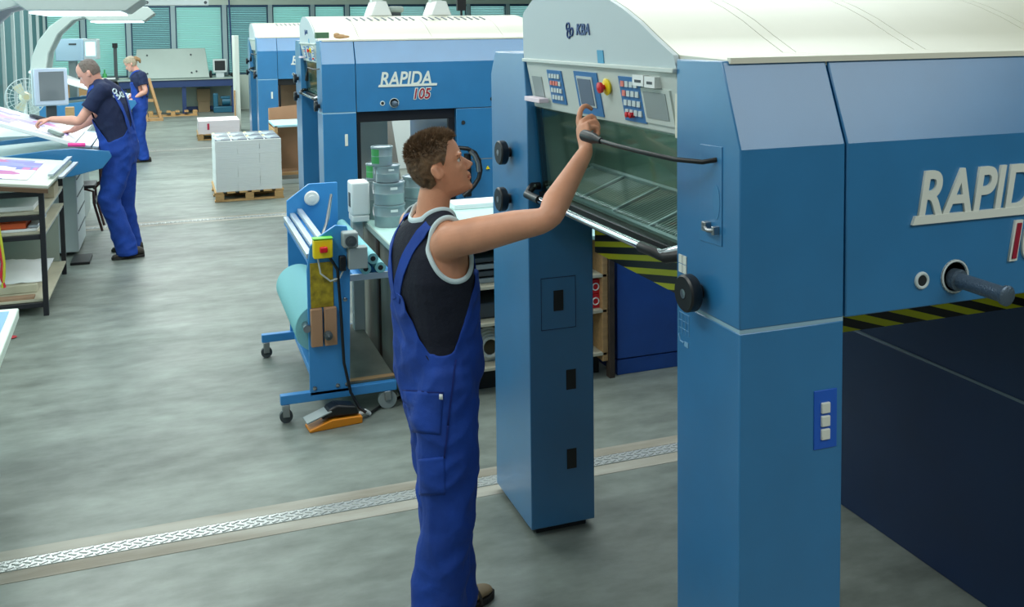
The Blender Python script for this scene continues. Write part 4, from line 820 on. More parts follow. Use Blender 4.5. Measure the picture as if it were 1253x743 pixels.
def remesh(m,name,mt,parent,vox,smooth=4,disp=None,keep=None,thick=0.,sfac=.5):
    me=m.mesh(); o=bpy.data.objects.new('tmp',me); C.objects.link(o)
    md=o.modifiers.new('r','REMESH'); md.mode='VOXEL'; md.voxel_size=vox; md.adaptivity=0
    if smooth: s=o.modifiers.new('s','SMOOTH'); s.factor=sfac; s.iterations=smooth
    dg=bpy.context.evaluated_depsgraph_get(); m2=bpy.data.meshes.new_from_object(o.evaluated_get(dg)); bpy.data.objects.remove(o)
    if disp:
        N=[v.normal.copy() for v in m2.vertices]
        for v,nn in zip(m2.vertices,N): v.co=disp(v.co.copy(),nn)
    if keep or thick:
        bm=bmesh.new(); bm.from_mesh(m2)
        if keep:
            bmesh.ops.delete(bm,geom=[f for f in bm.faces if not keep(f.calc_center_median())],context='FACES')
            bmesh.ops.delete(bm,geom=[v for v in bm.verts if not v.link_faces],context='VERTS')
            for _ in range(6):      # tidy the cut edge
                bv=[v for v in bm.verts if v.is_boundary]; new={}
                for v in bv:
                    nb=[e.other_vert(v).co for e in v.link_edges if e.is_boundary]
                    if len(nb)==2: new[v]=v.co*.4+(nb[0]+nb[1])*.3
                for v,c in new.items(): v.co=c
        bm.to_mesh(m2); bm.free()
    for p in m2.polygons: p.use_smooth=True
    m2.name=name; m2.materials.clear(); m2.materials.append(mt)
    ob=bpy.data.objects.new(name,m2); C.objects.link(ob)
    if parent is not None: ob.parent=parent
    if thick: s=ob.modifiers.new('t','SOLIDIFY'); s.thickness=thick; s.offset=1
    return ob
class Head:
    def __init__(h,c,yaw,pitch,roll=0,s=1.):
        h.R=Euler((math.radians(roll),-math.radians(pitch),math.radians(yaw)),'XYZ').to_matrix(); h.c=V(c); h.s=s
    def w(h,x,y,z): return h.c+h.R@(V((x,y,z))*h.s)
    def loc(h,p): return (h.R.transposed()@(p-h.c))/h.s
    PROF=[(.122,.012,-.03,.018),(.116,.035,-.052,.038),(.104,.058,-.075,.054),(.085,.074,-.09,.066),(.062,.083,-.099,.073),(.040,.087,-.103,.0765),(.02,.087,-.103,.077),(.003,.081,-.101,.075),(-.018,.083,-.095,.0715),(-.036,.085,-.086,.068),(-.055,.086,-.072,.063),(-.072,.084,-.055,.058),(-.088,.083,-.038,.052),(-.101,.083,-.015,.043),(-.112,.076,.01,.031),(-.118,.062,.03,.018)]
    def skull(h,m,grow=0.,zmin=-9,front=None):
        rings=[];n=28
        for z,xf,xb,w in h.PROF:
            if z<zmin: continue
            g=grow; cx=-.008; ring=[]
            for k in range(n):
                a=2*PI*k/n; c,q=math.cos(a),math.sin(a)
                e=.86
                X=(xf+g-cx)*math.copysign(abs(c)**e,c)+cx if c>0 else (-(xb-g)+cx)*math.copysign(abs(c)**.95,c)+cx
                Y=(w+g)*math.copysign(abs(q)**.95,q)*(1-.13*max(0,c)**2)
                ring.append(h.w(X,Y,z+(g if z>.05 else 0)))
            rings.append(ring)
        m.rings(rings)
    def build(h,m,ears=True):
        h.skull(m); W=h.w; s=h.s
        def E(x,y,z,a,b,c,rot=None):
            R=h.R if rot is None else h.R@Euler([math.radians(q) for q in rot]).to_matrix()
            m.ell(W(x,y,z),(a*s,b*s,c*s),R,12,8)
        # nose
        rings=[]
        for (x,z,hw,dp) in ((.080,.014,.009,.008),(.091,.0,.0085,.010),(.103,-.015,.010,.015),(.1145,-.028,.0118,.02),(.1135,-.036,.0125,.022),(.099,-.043,.012,.016)):
            rings.append([W(x-dp+dp*math.cos(2*PI*k/12),hw*math.sin(2*PI*k/12),z) for k in range(12)])
        m.rings(rings)
        for y in(-1,1):
            E(.092,y*.0125,-.038,.011,.0065,.0075)
            E(.0745,y*.03,.021,.014,.022,.008,(0,0,y*-18)); E(.0705,y*.0315,.0115,.0105,.016,.0055)
            E(.05,y*.036,-.022,.022,.018,.022)              # cheek
            E(.043,y*.032,-.085,.028,.012,.014,(0,0,y*-25))    # jaw
            if ears:
                m.rings([[W(-.006-.004*j+(rx)*math.cos(2*PI*k/14)-.006*math.sin(2*PI*k/14),y*(.070+.0065*j),-.006+rz*math.sin(2*PI*k/14)) for k in range(14)] for j,(rx,rz) in enumerate(((.010,.018),(.014,.025),(.0155,.028),(.0145,.027),(.011,.022)))])
        E(.083,0,-.058,.009,.021,.009); E(.0875,0,-.0635,.0065,.018,.0045); E(.086,0,-.0745,.0065,.016,.005); E(.076,0,-.103,.0115,.016,.013)
    def disp(h,co,n):
        p=h.loc(co)
        if p.length>.2: return co
        d=V((0,0,0))
        for y in(-1,1):
            q=(p-V((.084,y*.031,.003))); g=math.exp(-((q.x/.03)**2+(q.y/.016)**2+(q.z/.011)**2)); d.x-=.006*g
            q=(p-V((.0,y*.088,-.0))); g=math.exp(-((q.x/.0085)**2+(q.y/.02)**2+(q.z/.015)**2)); d.y-=y*.009*g
        q=(p-V((.094,0,-.069))); g=math.exp(-((q.x/.02)**2+(q.y/.018)**2+(q.z/.0022)**2)); d.x-=.005*g
        return co+h.R@(d*h.s)
    def eyes(h,parent,look=0.):
        for y in(-1,1):
            m=MB(); m.ell(h.w(.0655,y*.0295,.001),(.0098*h.s,)*3,h.R,14,10); e=m.build('eye',M['eye'],parent,smooth=True)
            m=MB(); m.lathe([(0,.0),(.006*h.s,-.001),(.0045*h.s,.0010),(0,.0014)],h.w(.0748,y*.0302,.0005),12,h.R@V((1,0,0))); m.build('iris',M['iris'],e,smooth=True)
            m=MB(); m.tube([h.w(.0745,y*.021,.0055),h.w(.0765,y*.03,.0088),h.w(.069,y*.040,.0055)],[.001,.0016,.001],6); m.build('eyelashes',M['iris'],e,smooth=True)
            m=MB(); m.tube([h.w(.0835,y*.013,.0225),h.w(.086,y*.026,.0265),h.w(.078,y*.042,.0245),h.w(.069,y*.05,.018)],[.0018,.0032,.0028,.001],6); m.build('eyebrow',M['hair'],parent,smooth=True)
        m=MB(); m.tube([h.w(.082,-.021,-.0685),h.w(.0885,-.009,-.0665),h.w(.0905,0,-.0675),h.w(.0885,.009,-.0665),h.w(.082,.021,-.0685)],[.001,.0022,.0026,.0022,.001],6); m.tube([h.w(.08,-.019,-.0705),h.w(.087,-.008,-.073),h.w(.0885,0,-.0735),h.w(.087,.008,-.073),h.w(.08,.019,-.0705)],[.001,.0024,.003,.0024,.001],6)
        m.build('lips',M['lip'],parent,smooth=True)
def hand_relaxed(m,W,d,palm,s=1.,side=1,curl=.35,spread=.0):
    """W wrist, d pointing direction, palm = direction the palm faces, side=+1/-1 puts the thumb on d x palm"""
    W=V(W); d=V(d).normalized(); palm=V(palm); palm=(palm-d*palm.dot(d)).normalized(); t=d.cross(palm)*side
    limb(m,[W-d*.01*s,W+d*.03*s,W+d*.065*s,W+d*.092*s],[(.027*s,.018*s),(.034*s,.016*s),(.041*s,.015*s),(.038*s,.0125*s)],side=t,sub=3)
    for k,(o,L,r) in enumerate(((.03,.073,.0088),(.0105,.082,.009),(-.0095,.076,.0087),(-.028,.060,.0078))):
        b=W+d*(.088-.006*abs(k-1))*s+t*o*s; p=[b-d*.012*s]; a=0; cur=b; p.append(cur)
        for j,f in enumerate((.45,.3,.25)):
            a+=curl*(1.0 if j==0 else 1.2)+.05*k; dr=(d*math.cos(a)+palm*math.sin(a)).normalized()+t*(spread*(1.2-k)*.25); cur=cur+dr.normalized()*L*f*s; p.append(cur)
        limb(m,p,[r*s,r*s,r*.97*s,r*.88*s,r*.75*s],sub=2,n=10)
    b=W+d*.022*s+t*.024*s
    p=[b,b+(d*.6+t*.6+palm*.35).normalized()*.035*s,b+(d*.6+t*.6+palm*.35).normalized()*.035*s+(d*.85+t*.3+palm*.4).normalized()*.03*s]
    p.append(p[-1]+(d*.95+t*.05+palm*.35).normalized()*.024*s)
    limb(m,p,[.013*s,.0115*s,.0105*s,.0085*s],sub=2,n=10)
def folds(amp,seed,base=1.,dirs=((3,3,11),(9,9,5))):
    def f(co,n):
        wx=noise.noise(co*3+V((seed,0,0)))*.12
        a=noise.noise(V(((co.x+wx)*7+co.z*3.2+seed,co.y*7,co.z*2.6)))
        b=noise.noise(V((co.x*9-co.z*6,(co.y+wx)*9+seed,co.z*9)))
        c=noise.noise(V((co.x*4+seed,co.y*4,co.z*15+co.x*9)))
        r=(1-abs(a)*3.)*.5+(1-abs(b)*3.)*.35+c*.25-.45
        return co+n*amp*r
    return f
def strip(path,nrm,w,t,name,mt,parent):
    """flat band following path, wide across; nrm outward normals"""
    m=MB(); rings=[]
    for i,p in enumerate(path):
        p=V(p); tg=(V(path[min(i+1,len(path)-1)])-V(path[max(i-1,0)])).normalized(); nn=V(nrm[i]); nn=(nn-tg*nn.dot(tg)).normalized(); s=tg.cross(nn)*w/2
        rings.append([p-s,p+s,p+s+nn*t,p-s+nn*t])
    m.rings(rings); return m.build(name,mt,parent,bev=.0008)
def shoe(an,dirv,parent,s=1.,sandal=False):
    d=V((dirv[0],dirv[1],0)).normalized(); sd=V((-d.y,d.x,0)); a=V((an[0],an[1],0)); R=Matrix((d,sd,V((0,0,1)))).transposed()
    def ringo(x,w,z0,z1,n=18): return [a+R@V((x,w*math.cos(2*PI*k/n)*s,(z0+z1)/2*s+(z1-z0)/2*s*math.sin(2*PI*k/n))) for k in range(n)]
    outl=[(-.085,.02),(-.075,.034),(-.04,.038),(.02,.038),(.08,.044),(.13,.045),(.165,.036),(.185,.018)]
    pts=[(x*s,y*s) for x,y in outl]+[(x*s,-y*s) for x,y in outl[::-1]]
    m=MB(); lo=[a+R@V((x,y,0.0)) for x,y in pts]; hi=[a+R@V((x,y,.024*s)) for x,y in pts]; m.rings([lo,hi]); so=m.build('shoe_sole',M['shoesole'],parent,bev=.004,smooth=False)
    m=MB()
    m.rings([ringo(x*s,w,.018,h) for x,w,h in ((-.086,.015,.04),(-.078,.03,.075),(-.04,.036,.095),(.01,.036,.085),(.06,.038,.065),(.10,.041,.052),(.14,.038,.045),(.168,.028,.04),(.18,.012,.034))])
    u=remesh(m,'shoe',M['strapb'] if sandal else M['shoe'],parent,.005*s,3)
    if sandal:
        for x in (-.01,.05,.10):
            m=MB(); hh={-.01:.088,.05:.069,.10:.053}[x]
            m.tube([a+R@V((x*s,.043*s*math.cos(t*PI/10),.012+(hh-.01)*s*math.sin(t*PI/10))) for t in range(11)],.008,8); m.build('shoe_strap',M['shoe'],u,smooth=True)
    return u
# ---------------------------------------------------------------- generic figure
def figure(name,label,J,opt):
    """J joints in world metres, returns root"""
    base=V((J['pelvis'][0],J['pelvis'][1],0)); T=empty(name,base,0,label,'person')
    O=lambda p: V(p)-base
    J={k:(O(v) if isinstance(v,(tuple,Vector)) and len(v)==3 else v) for k,v in J.items()}
    s=opt.get('s',1.); fy=J['face']; py=J.get('hipyaw',fy); vox=opt.get('vox',.004)
    hd=Head(J['head'],J['headyaw'],J['headpitch'],opt.get('roll',0),opt.get('hs',1.)*s)
    k=opt.get('bulk',1.)*s
    P,Wa,Ch,Nk=J['pelvis'],J['waist'],J['chest'],J['neck']
    up=(Nk-Ch).normalized(); am=opt.get('arm',1.)
    lv=lambda g=0: [(P-V((0,0,.10)),.085*k+g,.13*k+g,py),(P,.112*k+g,.162*k+g,py),(lerp(P,Wa,.6),.112*k+g,.158*k+g,lerp(py,fy,.4)),(Wa,.108*k+g,.15*k+g,lerp(py,fy,.6)),(lerp(Wa,Ch,.5),.112*k+g,.158*k+g,lerp(py,fy,.8)),(Ch,.117*k+g,.172*k+g,fy),(lerp(Ch,Nk,.45),.105*k+g,.165*k+g,fy),(lerp(Ch,Nk,.72),.085*k+g,.125*k+g,fy),(lerp(Ch,Nk,.9),.062*k+g,.08*k+g,fy),(Nk,.05*k+g,.055*k+g,fy)]
    yv=math.radians(fy); F=V((math.cos(yv),math.sin(yv),0)); S=V((-F.y,F.x,0))   # S = the figure's left
    # body
    m=MB(); torso(m,lv()); hd.build(m)
    limb(m,[Nk-up*.03,lerp(Nk,J['head'],.35),hd.w(-.022,0,-.055)],[(.056*s,.058*s),(.054*s,.055*s),(.052*s,.054*s)],side=F)
    for a in 'RL':
        sh,el,wr=J['sh'+a],J['el'+a],J['wr'+a]
        limb(m,[lerp(Nk,sh,.15)-up*.01*s,lerp(Nk,sh,.6)+up*.004*s,sh],[.038*s,.042*s,.048*s])
        limb(m,[lerp(Ch,sh,.75),sh,lerp(sh,el,.33),lerp(sh,el,.7),el,lerp(el,wr,.25),lerp(el,wr,.6),wr],[.06*s,.058*s,.05*s*am,.042*s*am,.037*s,.043*s,.034*s,(.027*s,.023*s)])
        hp,kn,an=J['hip'+a],J['kn'+a],J['an'+a]
        limb(m,[hp,lerp(hp,kn,.5),kn,lerp(kn,an,.35),an,an-V((0,0,.05))],[.08*s,.07*s,.052*s,.052*s,.034*s,.036*s])
        h=opt.get('hand'+a)
        if callable(h): h(m,O)
        else: 
            dd,pp,sd,cu=h if h else ((0,0,-1),(-S if a=='L' else S),1 if a=='L' else -1,.3)
            hand_relaxed(m,wr,dd,pp,s,sd,cu)
    def dsp(co,n): return hd.disp(co,n)
    body=remesh(m,'body',opt['skin'],T,vox,4,dsp)
    hd.eyes(T)
    return T,J,hd,lv,F,S,O,up
def trousers(T,J,lv,s,up,topz,vox,mt,amp,rl=(.108,.098,.09,.088,.092,.098),grow=.022,seed=1.,cut=None):
    m=MB(); torso(m,lv(grow)[:6])
    for a in 'RL':
        hp,kn,an=J['hip'+a],J['kn'+a],J['an'+a]
        limb(m,[hp+V((0,0,.03)),lerp(hp,kn,.35),lerp(hp,kn,.75),kn,lerp(kn,an,.5),lerp(kn,an,.9),an+V((0,0,-.03*s))],[rl[0]*s,(rl[0]-.004)*s,rl[1]*s,rl[2]*s,rl[3]*s,rl[4]*s,rl[5]*s],n=22)
    hem=min(J['anR'].z,J['anL'].z)
    return remesh(m,'overalls',mt,T,vox,5,folds(amp,seed),keep=lambda c:c.z>.035 and topz(c),thick=.003)
# ================================================================ young worker (foreground)
def hero_hand(m,O):
    s=1.
    W=O((1.238,2.792,1.655)); q=lambda *p:O(p)
    limb(m,[W,q(1.243,2.806,1.68),q(1.246,2.825,1.712),q(1.248,2.838,1.736)],[(.027,.021),(.030,.018),(.038,.016),(.037,.0135)],side=(0.05,.85,.35),sub=3)
    F_=[([(1.244,2.85,1.725),(1.247,2.866,1.749),(1.262,2.880,1.785),(1.282,2.884,1.795),(1.301,2.886,1.784)],.0088),
        ([(1.246,2.83,1.722),(1.251,2.846,1.745),(1.287,2.852,1.763),(1.298,2.846,1.741),(1.284,2.842,1.724)],.0092),
        ([(1.244,2.814,1.712),(1.250,2.826,1.734),(1.287,2.830,1.748),(1.297,2.824,1.726),(1.282,2.821,1.711)],.009),
        ([(1.242,2.80,1.702),(1.246,2.808,1.722),(1.280,2.811,1.731),(1.289,2.806,1.711),(1.274,2.804,1.699)],.0082)]
    for p,r in F_: limb(m,[O(x) for x in p],[r*1.1,r*1.12,r*1.05,r*.95,r*.8],sub=3,n=12)
    limb(m,[q(1.244,2.822,1.675),q(1.255,2.848,1.698),q(1.272,2.858,1.720),q(1.285,2.856,1.738)],[.014,.0125,.0108,.0085],sub=3,n=12)
HJ=dict(pelvis=(.815,3.075,.90),waist=(.815,3.08,1.03),chest=(.80,3.09,1.24),neck=(.805,3.085,1.435),face=8,hipyaw=10,
 head=(.832,3.078,1.597),headyaw=-12,headpitch=19,
 shR=(.825,2.93,1.375),elR=(1.052,2.668,1.478),wrR=(1.238,2.792,1.655),
 shL=(.79,3.25,1.375),elL=(.80,3.33,1.10),wrL=(.93,3.27,.90),
 hipR=(.815,2.985,.88),knR=(.812,2.965,.48),anR=(.755,2.95,.09),hipL=(.82,3.165,.88),knL=(.845,3.17,.48),anL=(.865,3.14,.09))
T,J,hd,lv,F,S,O,up=figure('person','young man in blue overalls and sleeveless dark top pressing a button on the near press',HJ,dict(vox=.0035,skin=M['skin'],handR=hero_hand,hs=.955,arm=1.13))
J_h=J
def edge_h(c):
    d=c-J['waist']; a=math.degrees(math.atan2(d.dot(S),d.dot(F)))   # 0 front, 180 back, -90 = right side
    a=abs(a)
    # side cut: high at front bib, low at sides, high at back
    return a
def top_h(c):
    a=edge_h(c)
    if a<55: z=1.27
    elif a<95: z=1.27-(a-55)/40*.25
    elif a<120: z=1.02-.01*math.sin((a-95)/25*PI)
    else: z=1.01+(min(1,(a-120)/42)**1.2)*.18
    return c.z<z
tr=trousers(T,J,lv,1.,up,top_h,.0065,M['overall'],.015,rl=(.112,.10,.09,.088,.092,.098),grow=.020,seed=3.)
# sleeveless top
m=MB(); torso(m,lv(.011))
for a in 'RL':
    sh=J['sh'+a]; limb(m,[lerp(J['neck'],sh,.2),lerp(J['neck'],sh,.62),lerp(J['neck'],sh,.95)],[.052,.056,.056]); limb(m,[lerp(J['chest'],sh,.6),lerp(J['chest'],sh,.96)],[.06,.062])
NK=J['neck']
def keep_top(c):
    if top_h(c+V((0,0,.025))): return False
    nd=(c-(NK+V((.0,0,.0)))); 
    if (c-(NK+F*.012)).length<.086 or (c-NK).dot((V((0,0,1))+F*.35).normalized())>.03: return False
    for a,sg in (('R',-1),('L',1)):
        sh=J['sh'+a]; d=c-sh; 
        if d.dot(S)*sg>-.03 and (((d.dot(F)-.018)/.088)**2+((d.z+.022)/.108)**2)<1: return False
        if d.dot(S)*sg>.05: return False
    return True
top=remesh(m,'tank_top',M['navycloth'],T,.005,5,folds(.004,8.),keep=keep_top,thick=.0025)
from mathutils.bvhtree import BVHTree
def bvh_of(*obs):
    vs=[];fs=[]
    for o in obs:
        k=len(vs); vs+=[v.co.copy() for v in o.data.vertices]; fs+=[[i+k for i in p.vertices] for p in o.data.polygons]
    return BVHTree.FromPolygons(vs,fs)
# armhole and neck bindings follow the cut
def boundary_loops(ob):
    bm=bmesh.new(); bm.from_mesh(ob.data); es=[e for e in bm.edges if e.is_boundary]; adj={}
    for e in es:
        for v in e.verts: adj.setdefault(v.index,[]).append(e.other_vert(v).index)
    seen=set(); loops=[]; co={v.index:v.co.copy() for v in bm.verts}
    for st in adj:
        if st in seen: continue
        loop=[st]; seen.add(st); cur=st
        while True:
            nx=[q for q in adj[cur] if q not in seen]
            if not nx: break
            cur=nx[0]; seen.add(cur); loop.append(cur)
        loops.append([co[i] for i in loop])
    bm.free(); return loops
bvt=bvh_of(top)
for lp in boundary_loops(top):
    if len(lp)<25: continue
    c=sum(lp,V((0,0,0)))/len(lp)
    if c.z<NK.z-.17: continue
    for _ in range(14): lp=[(lp[i-1]+lp[i]*2+lp[(i+1)%len(lp)])/4 for i in range(len(lp))]
    lp=lp[::2]; m=MB(); rings=[]
    for i,p in enumerate(lp):
        tg=(lp[(i+1)%len(lp)]-lp[i-1]).normalized()
        if (c-NK).length<.09: w_=V((0,0,1)); o_=(p-c).normalized(); hw,ht=.013,.003; a_=(w_-tg*w_.dot(tg)).normalized(); 
        else: a_=((p-c)-tg*(p-c).dot(tg)).normalized(); hw,ht=.0085,.003
        b_=tg.cross(a_); rings.append([p+a_*hw*math.cos(2*PI*k/10)+b_*(ht+.003)*math.sin(2*PI*k/10) for k in range(10)])
    n=10;N=len(rings); m.add([q for R in rings for q in R],[(i*n+k,i*n+(k+1)%n,((i+1)%N)*n+(k+1)%n,((i+1)%N)*n+k) for i in range(N) for k in range(n)])
    m.build('neck_band' if (c-NK).length<.09 else 'armhole_trim',M['trimw'],top,smooth=True)
# straps, projected on the torso
def strap(path,name,mt,parent,bv,w=.034,t=.004,lift=.005,N=28):
    P,_=catmull(path,[(0,)]*len(path),max(2,N//len(path))); pts=[];nr=[]
    for p in P:
        l,n_,i,d=bv.find_nearest(p)
        if l is None: continue
        pts.append(l+n_*lift); nr.append(n_)
    for _ in range(4): pts=[pts[0]]+[(pts[i-1]+pts[i]*2+pts[i+1])/4 for i in range(1,len(pts)-1)]+[pts[-1]]
    return strip(pts,nr,w,t,name,mt,parent)
bv=bvh_of(top)
for sg in (-1,1):
    c=J['chest']
    path=[c+V((0,0,-.09))-F*.14+S*sg*.008,c+V((0,0,-.02))-F*.15+S*sg*.03,c+V((0,0,.08))-F*.13+S*sg*.07,c+V((0,0,.16))-F*.08+S*sg*.098,c+V((0,0,.19))-F*.0+S*sg*.106,c+V((0,0,.12))+F*.13+S*sg*.095,c+V((0,0,.0))+F*.16+S*sg*.08]
    st=strap(path,'shoulder_strap',M['overall'],tr,bv,.046)
shoe((J['anR'].x,J['anR'].y),(1,.1),T); 
shoe((J['anL'].x+.0,J['anL'].y),(.92,.38),T,sandal=True)
bvt=bvh_of(tr)
def patch(name,q,mt,par,lift=.004,n=12,th=.003):
    vs=[]
    for i in range(n+1):
        for j in range(n+1):
            a,b=i/n,j/n; u=(q[0][0]*(1-a)+q[1][0]*a)*(1-b)+(q[3][0]*(1-a)+q[2][0]*a)*b; v=(q[0][1]*(1-a)+q[1][1]*a)*(1-b)+(q[3][1]*(1-a)+q[2][1]*a)*b
            dr=ray(u,v).normalized(); h=bvt.ray_cast(O(CO+dr*1.),dr)
            if h[0] is None: return None
            vs.append(h[0]+h[1]*lift)
    m=MB(); m.add(vs,[(i*(n+1)+j,(i+1)*(n+1)+j,(i+1)*(n+1)+j+1,i*(n+1)+j+1) for i in range(n) for j in range(n)]); o=m.build(name,mt,par,smooth=True); sd=o.modifiers.new('t','SOLIDIFY'); sd.thickness=th; sd.offset=0; return o
pk=patch('back_pocket',[(494,477),(543,480),(539,532),(505,528)],M['overall'],tr); patch('tool_pocket',[(513,562),(544,558),(545,604),(514,606)],M['overall'],tr)
seam=mat('seam_blue',(6,34,112),.85)
for q in ([(494,476.5),(543,479.5),(543,481),(494,478)],[(556,440),(558,440),(549,520),(547,520)],[(547,520),(549,520),(545,560),(543,560)]): patch('seam',q,seam,tr,.0055,8,.001)
patch('cloth_tag',[(538.5,481.5),(542.5,481.8),(542.5,488),(538.5,487.7)],M['white'],tr,.007,2,.001)
# hair: cap plus short strands
def hairline(p,style):
    x,y,z=p
    if style=='short':
        hl=.030+ (x)*.50 if x>0 else .03+x*.55
        if x>.055: hl=.078
        elif x>.03: hl=.030+(x-.03)/.025*.048
        elif x>-.0: hl=-.012+(x/.03)*.042
        elif x>-.03: hl=.018+(-x/.03)*-.03 if False else -.0
        else: hl=-.045-(min(.06,-x-.03))*.5
        if -.028<x<.012 and abs(y)>.05: hl=max(hl,.024) 
        return z>hl
    if style=='bald':
        if x>.02: return False
        return z>(-.04 if x<-.03 else .02) 
    if style=='woman':
        return z>(.066 if x>.05 else (.03 if x>.0 else -.05))
def make_hair(hd,T,style,mt,grow,vox,strands=0,rnd=random.Random(3)):
    m=MB(); hd.skull(m,grow,-.085)
    def dp(co,n): return co+n*(.0035*noise.noise(co*70))
    cap=remesh(m,'hair',mt,T,vox,2,dp,keep=lambda c:hairline(hd.loc(c),style))
    if strands:
        me=cap.data; polys=[p for p in me.polygons]; vs=[];fs=[]; m=MB()
        up_=hd.R@V((0,0,1)); fw=hd.R@V((1,0,0))
        for _ in range(strands):
            p=rnd.choice(polys); c=p.center; l=hd.loc(c); n=p.normal
            topf=max(0,min(1,(l.z-.045)/.045)); L=lerp(.004,.0155,topf)*rnd.uniform(.6,1.15)
            if l.x>.05: L*=1.1
            d=(n*.75+(fw*.35+up_*.4)*topf-(up_*.5)*(1-topf)+V((rnd.uniform(-.3,.3),rnd.uniform(-.3,.3),rnd.uniform(-.3,.3)))).normalized()
            a=n.cross(V((rnd.random(),rnd.random(),rnd.random()))).normalized()*lerp(.0007,.0016,topf)
            b=d.cross(a).normalized()*lerp(.0007,.0016,topf); o=len(vs); b0=c-n*.003
            vs+=[b0+a,b0-a*.5+b,b0-a*.5-b,c+d*L]; fs+=[(o,o+1,o+3),(o+1,o+2,o+3),(o+2,o,o+3)]
        m.v=[tuple(v) for v in vs]; m.f=fs; m.m=[0]*len(fs); sm=m.build('hair_strands',mt,cap); sm['kind']='stuff'
    return cap
make_hair(hd,T,'short',M['hair'],.004,.0035,9000)
# ================================================================ man at the inspection desk
d=lambda u,v,y: on_y(u,v,y)
MJ=dict(pelvis=d(147,188,9.5),waist=d(144,165,9.5),chest=d(134,130,9.5),neck=d(119,100,9.5),face=158,hipyaw=160,
 head=d(109,90,9.5),headyaw=172,headpitch=-32,
 shL=d(126,110,9.33),elL=d(97,148,9.32),wrL=d(62,146,9.40),
 shR=d(122,108,9.67),elR=d(112,146,9.78),wrR=d(88,160,9.85),
 hipL=d(146,196,9.42),knL=d(134,246,9.38),anL=d(155,298,9.38),hipR=d(150,196,9.58),knR=d(152,250,9.62),anR=d(160,294,9.68))
MJ['pelvis'].z=.96
for k_ in ('hipL','hipR'): MJ[k_].z=.92
for k_ in ('anL','anR'): MJ[k_].z=.09
T2,J,hd,lv,F,S,O,up=figure('person','man in blue overalls and dark shirt bending over the print on the near inspection desk',MJ,dict(vox=.007,skin=M['skin2'],s=1.03,bulk=1.08,
   handL=((-1,-.05,-.12),(0,0,-1),1,.62),handR=((-1,0,-.2),(0,0,-1),-1,.3)))
def top_m(c):
    dd=c-J['waist']; a=abs(math.degrees(math.atan2(dd.dot(S),dd.dot(F))))
    h=(c-J['waist']).dot(up)
    return h<(.22 if a<50 else (.22-(a-50)/40*.24 if a<90 else (-.02 if a<130 else -.02+(a-130)/50*.10)))
tr2=trousers(T2,J,lv,1.,up,top_m,.009,M['overall'],.012,rl=(.118,.104,.095,.09,.092,.098),grow=.024,seed=6.)
def tee(T,J,lv,mt,vox,s=1.,sl=.62,grow=.014,th=None):
    m=MB(); torso(m,lv(grow)); cuts=[]
    for a in 'RL':
        sh,el=J['sh'+a],J['el'+a]; limb(m,[lerp(J['neck'],sh,.2),lerp(J['neck'],sh,.62),sh],[.05*s,.055*s,.064*s]); 
        limb(m,[lerp(J['chest'],sh,.75),sh,lerp(sh,el,.4),lerp(sh,el,.85)],[.07*s,.07*s,.068*s,.068*s]); cuts.append((lerp(sh,el,sl),(el-sh).normalized(),sh))
    NK=J['neck']; P_=J['pelvis']
    def keep(c):
        if (c-NK).length<.075*s or (c-NK).dot((J['head']-NK).normalized())>.04: return False
        if c.z<P_.z-.02 or (th and th(c+V((0,0,.05))) and abs((c-J['waist']).dot(S))<.24): return False
        for q,dr,sh in cuts:
            if (c-q).dot(dr)>0 and (c-sh).length<.35 and (c-(sh+dr*(c-sh).dot(dr))).length<.1: return False
        return True
    return remesh(m,'shirt',mt,T,vox,4,folds(.008,4.),keep=keep,thick=.003)
sh2=tee(T2,J,lv,M['navytee'],.008,th=top_m)
bv=bvh_of(sh2); c=J['chest']
for sg in (-1,1):
    path=[lerp(J['waist'],c,.0)-F*.16+S*sg*.03,c-F*.17-up*.02+S*sg*.07,c-F*.13+up*.12+S*sg*.10,c-F*.03+up*.2+S*sg*.11,c+F*.1+up*.12+S*sg*.1,c+F*.15-up*.05+S*sg*.09]
    strap(path,'shoulder_strap',M['overall'],tr2,bv,.045,lift=.010)
# print on the back of the shirt
bk=-(F); side_=S
def on_back(bvh,p,dirn):
    h=bvh.ray_cast(p,dirn); return (h[0],h[1]) if h[0] is not None else (None,None)
def wrap_text(s_,org,dx,dz,proj,size,mt,name,parent,bold=.003):
    cu=bpy.data.curves.new('t','FONT'); cu.body=s_; cu.size=size; cu.offset=bold; cu.extrude=.001; cu.resolution_u=3
    to=bpy.data.objects.new('t',cu); C.objects.link(to); me=bpy.data.meshes.new_from_object(to.evaluated_get(bpy.context.evaluated_depsgraph_get())); bpy.data.objects.remove(to)
    bad=[]
    for v in me.vertices:
        p=org+dx*v.co.x+dz*v.co.y; h=bv.ray_cast(p,proj); 
        if h[0] is None: bad.append(v.index)
        v.co=(h[0] if h[0] is not None else p)-proj*(.017+v.co.z)
    bm=bmesh.new(); bm.from_mesh(me); bm.verts.ensure_lookup_table(); bmesh.ops.delete(bm,geom=[bm.verts[i] for i in bad],context='VERTS'); bm.to_mesh(me); bm.free()
    me.name=name; me.materials.clear(); me.materials.append(mt); o=bpy.data.objects.new(name,me); C.objects.link(o); o.parent=parent
ray2=(O(V((0,0,0)))*0)
vd=(d(142,112,9.5)-CO).normalized()
org=O(on_d(142,120,8.2))
wrap_text('KBA',O(on_d(147.2,119.5,8.0)),V((.5,-.1,-.0)),V((-.08,0,.95)),vd,.075,M['trimw'],'back_print',sh2)
m=MB(); 
for (u,v) in ((140.,111.5),(141.,117),(144.,119.5)):
    pts=[]
    for t in range(12):
        q=O(on_d(u+2.6*math.cos(t*PI/6),v+3.0*math.sin(t*PI/6),8.0)); h=bv.ray_cast(q,vd); pts.append((h[0] if h[0] is not None else q)-vd*.017)
    m.tube(pts,.0065,6,closed=True)
m.build('back_emblem',M['trimw'],sh2)
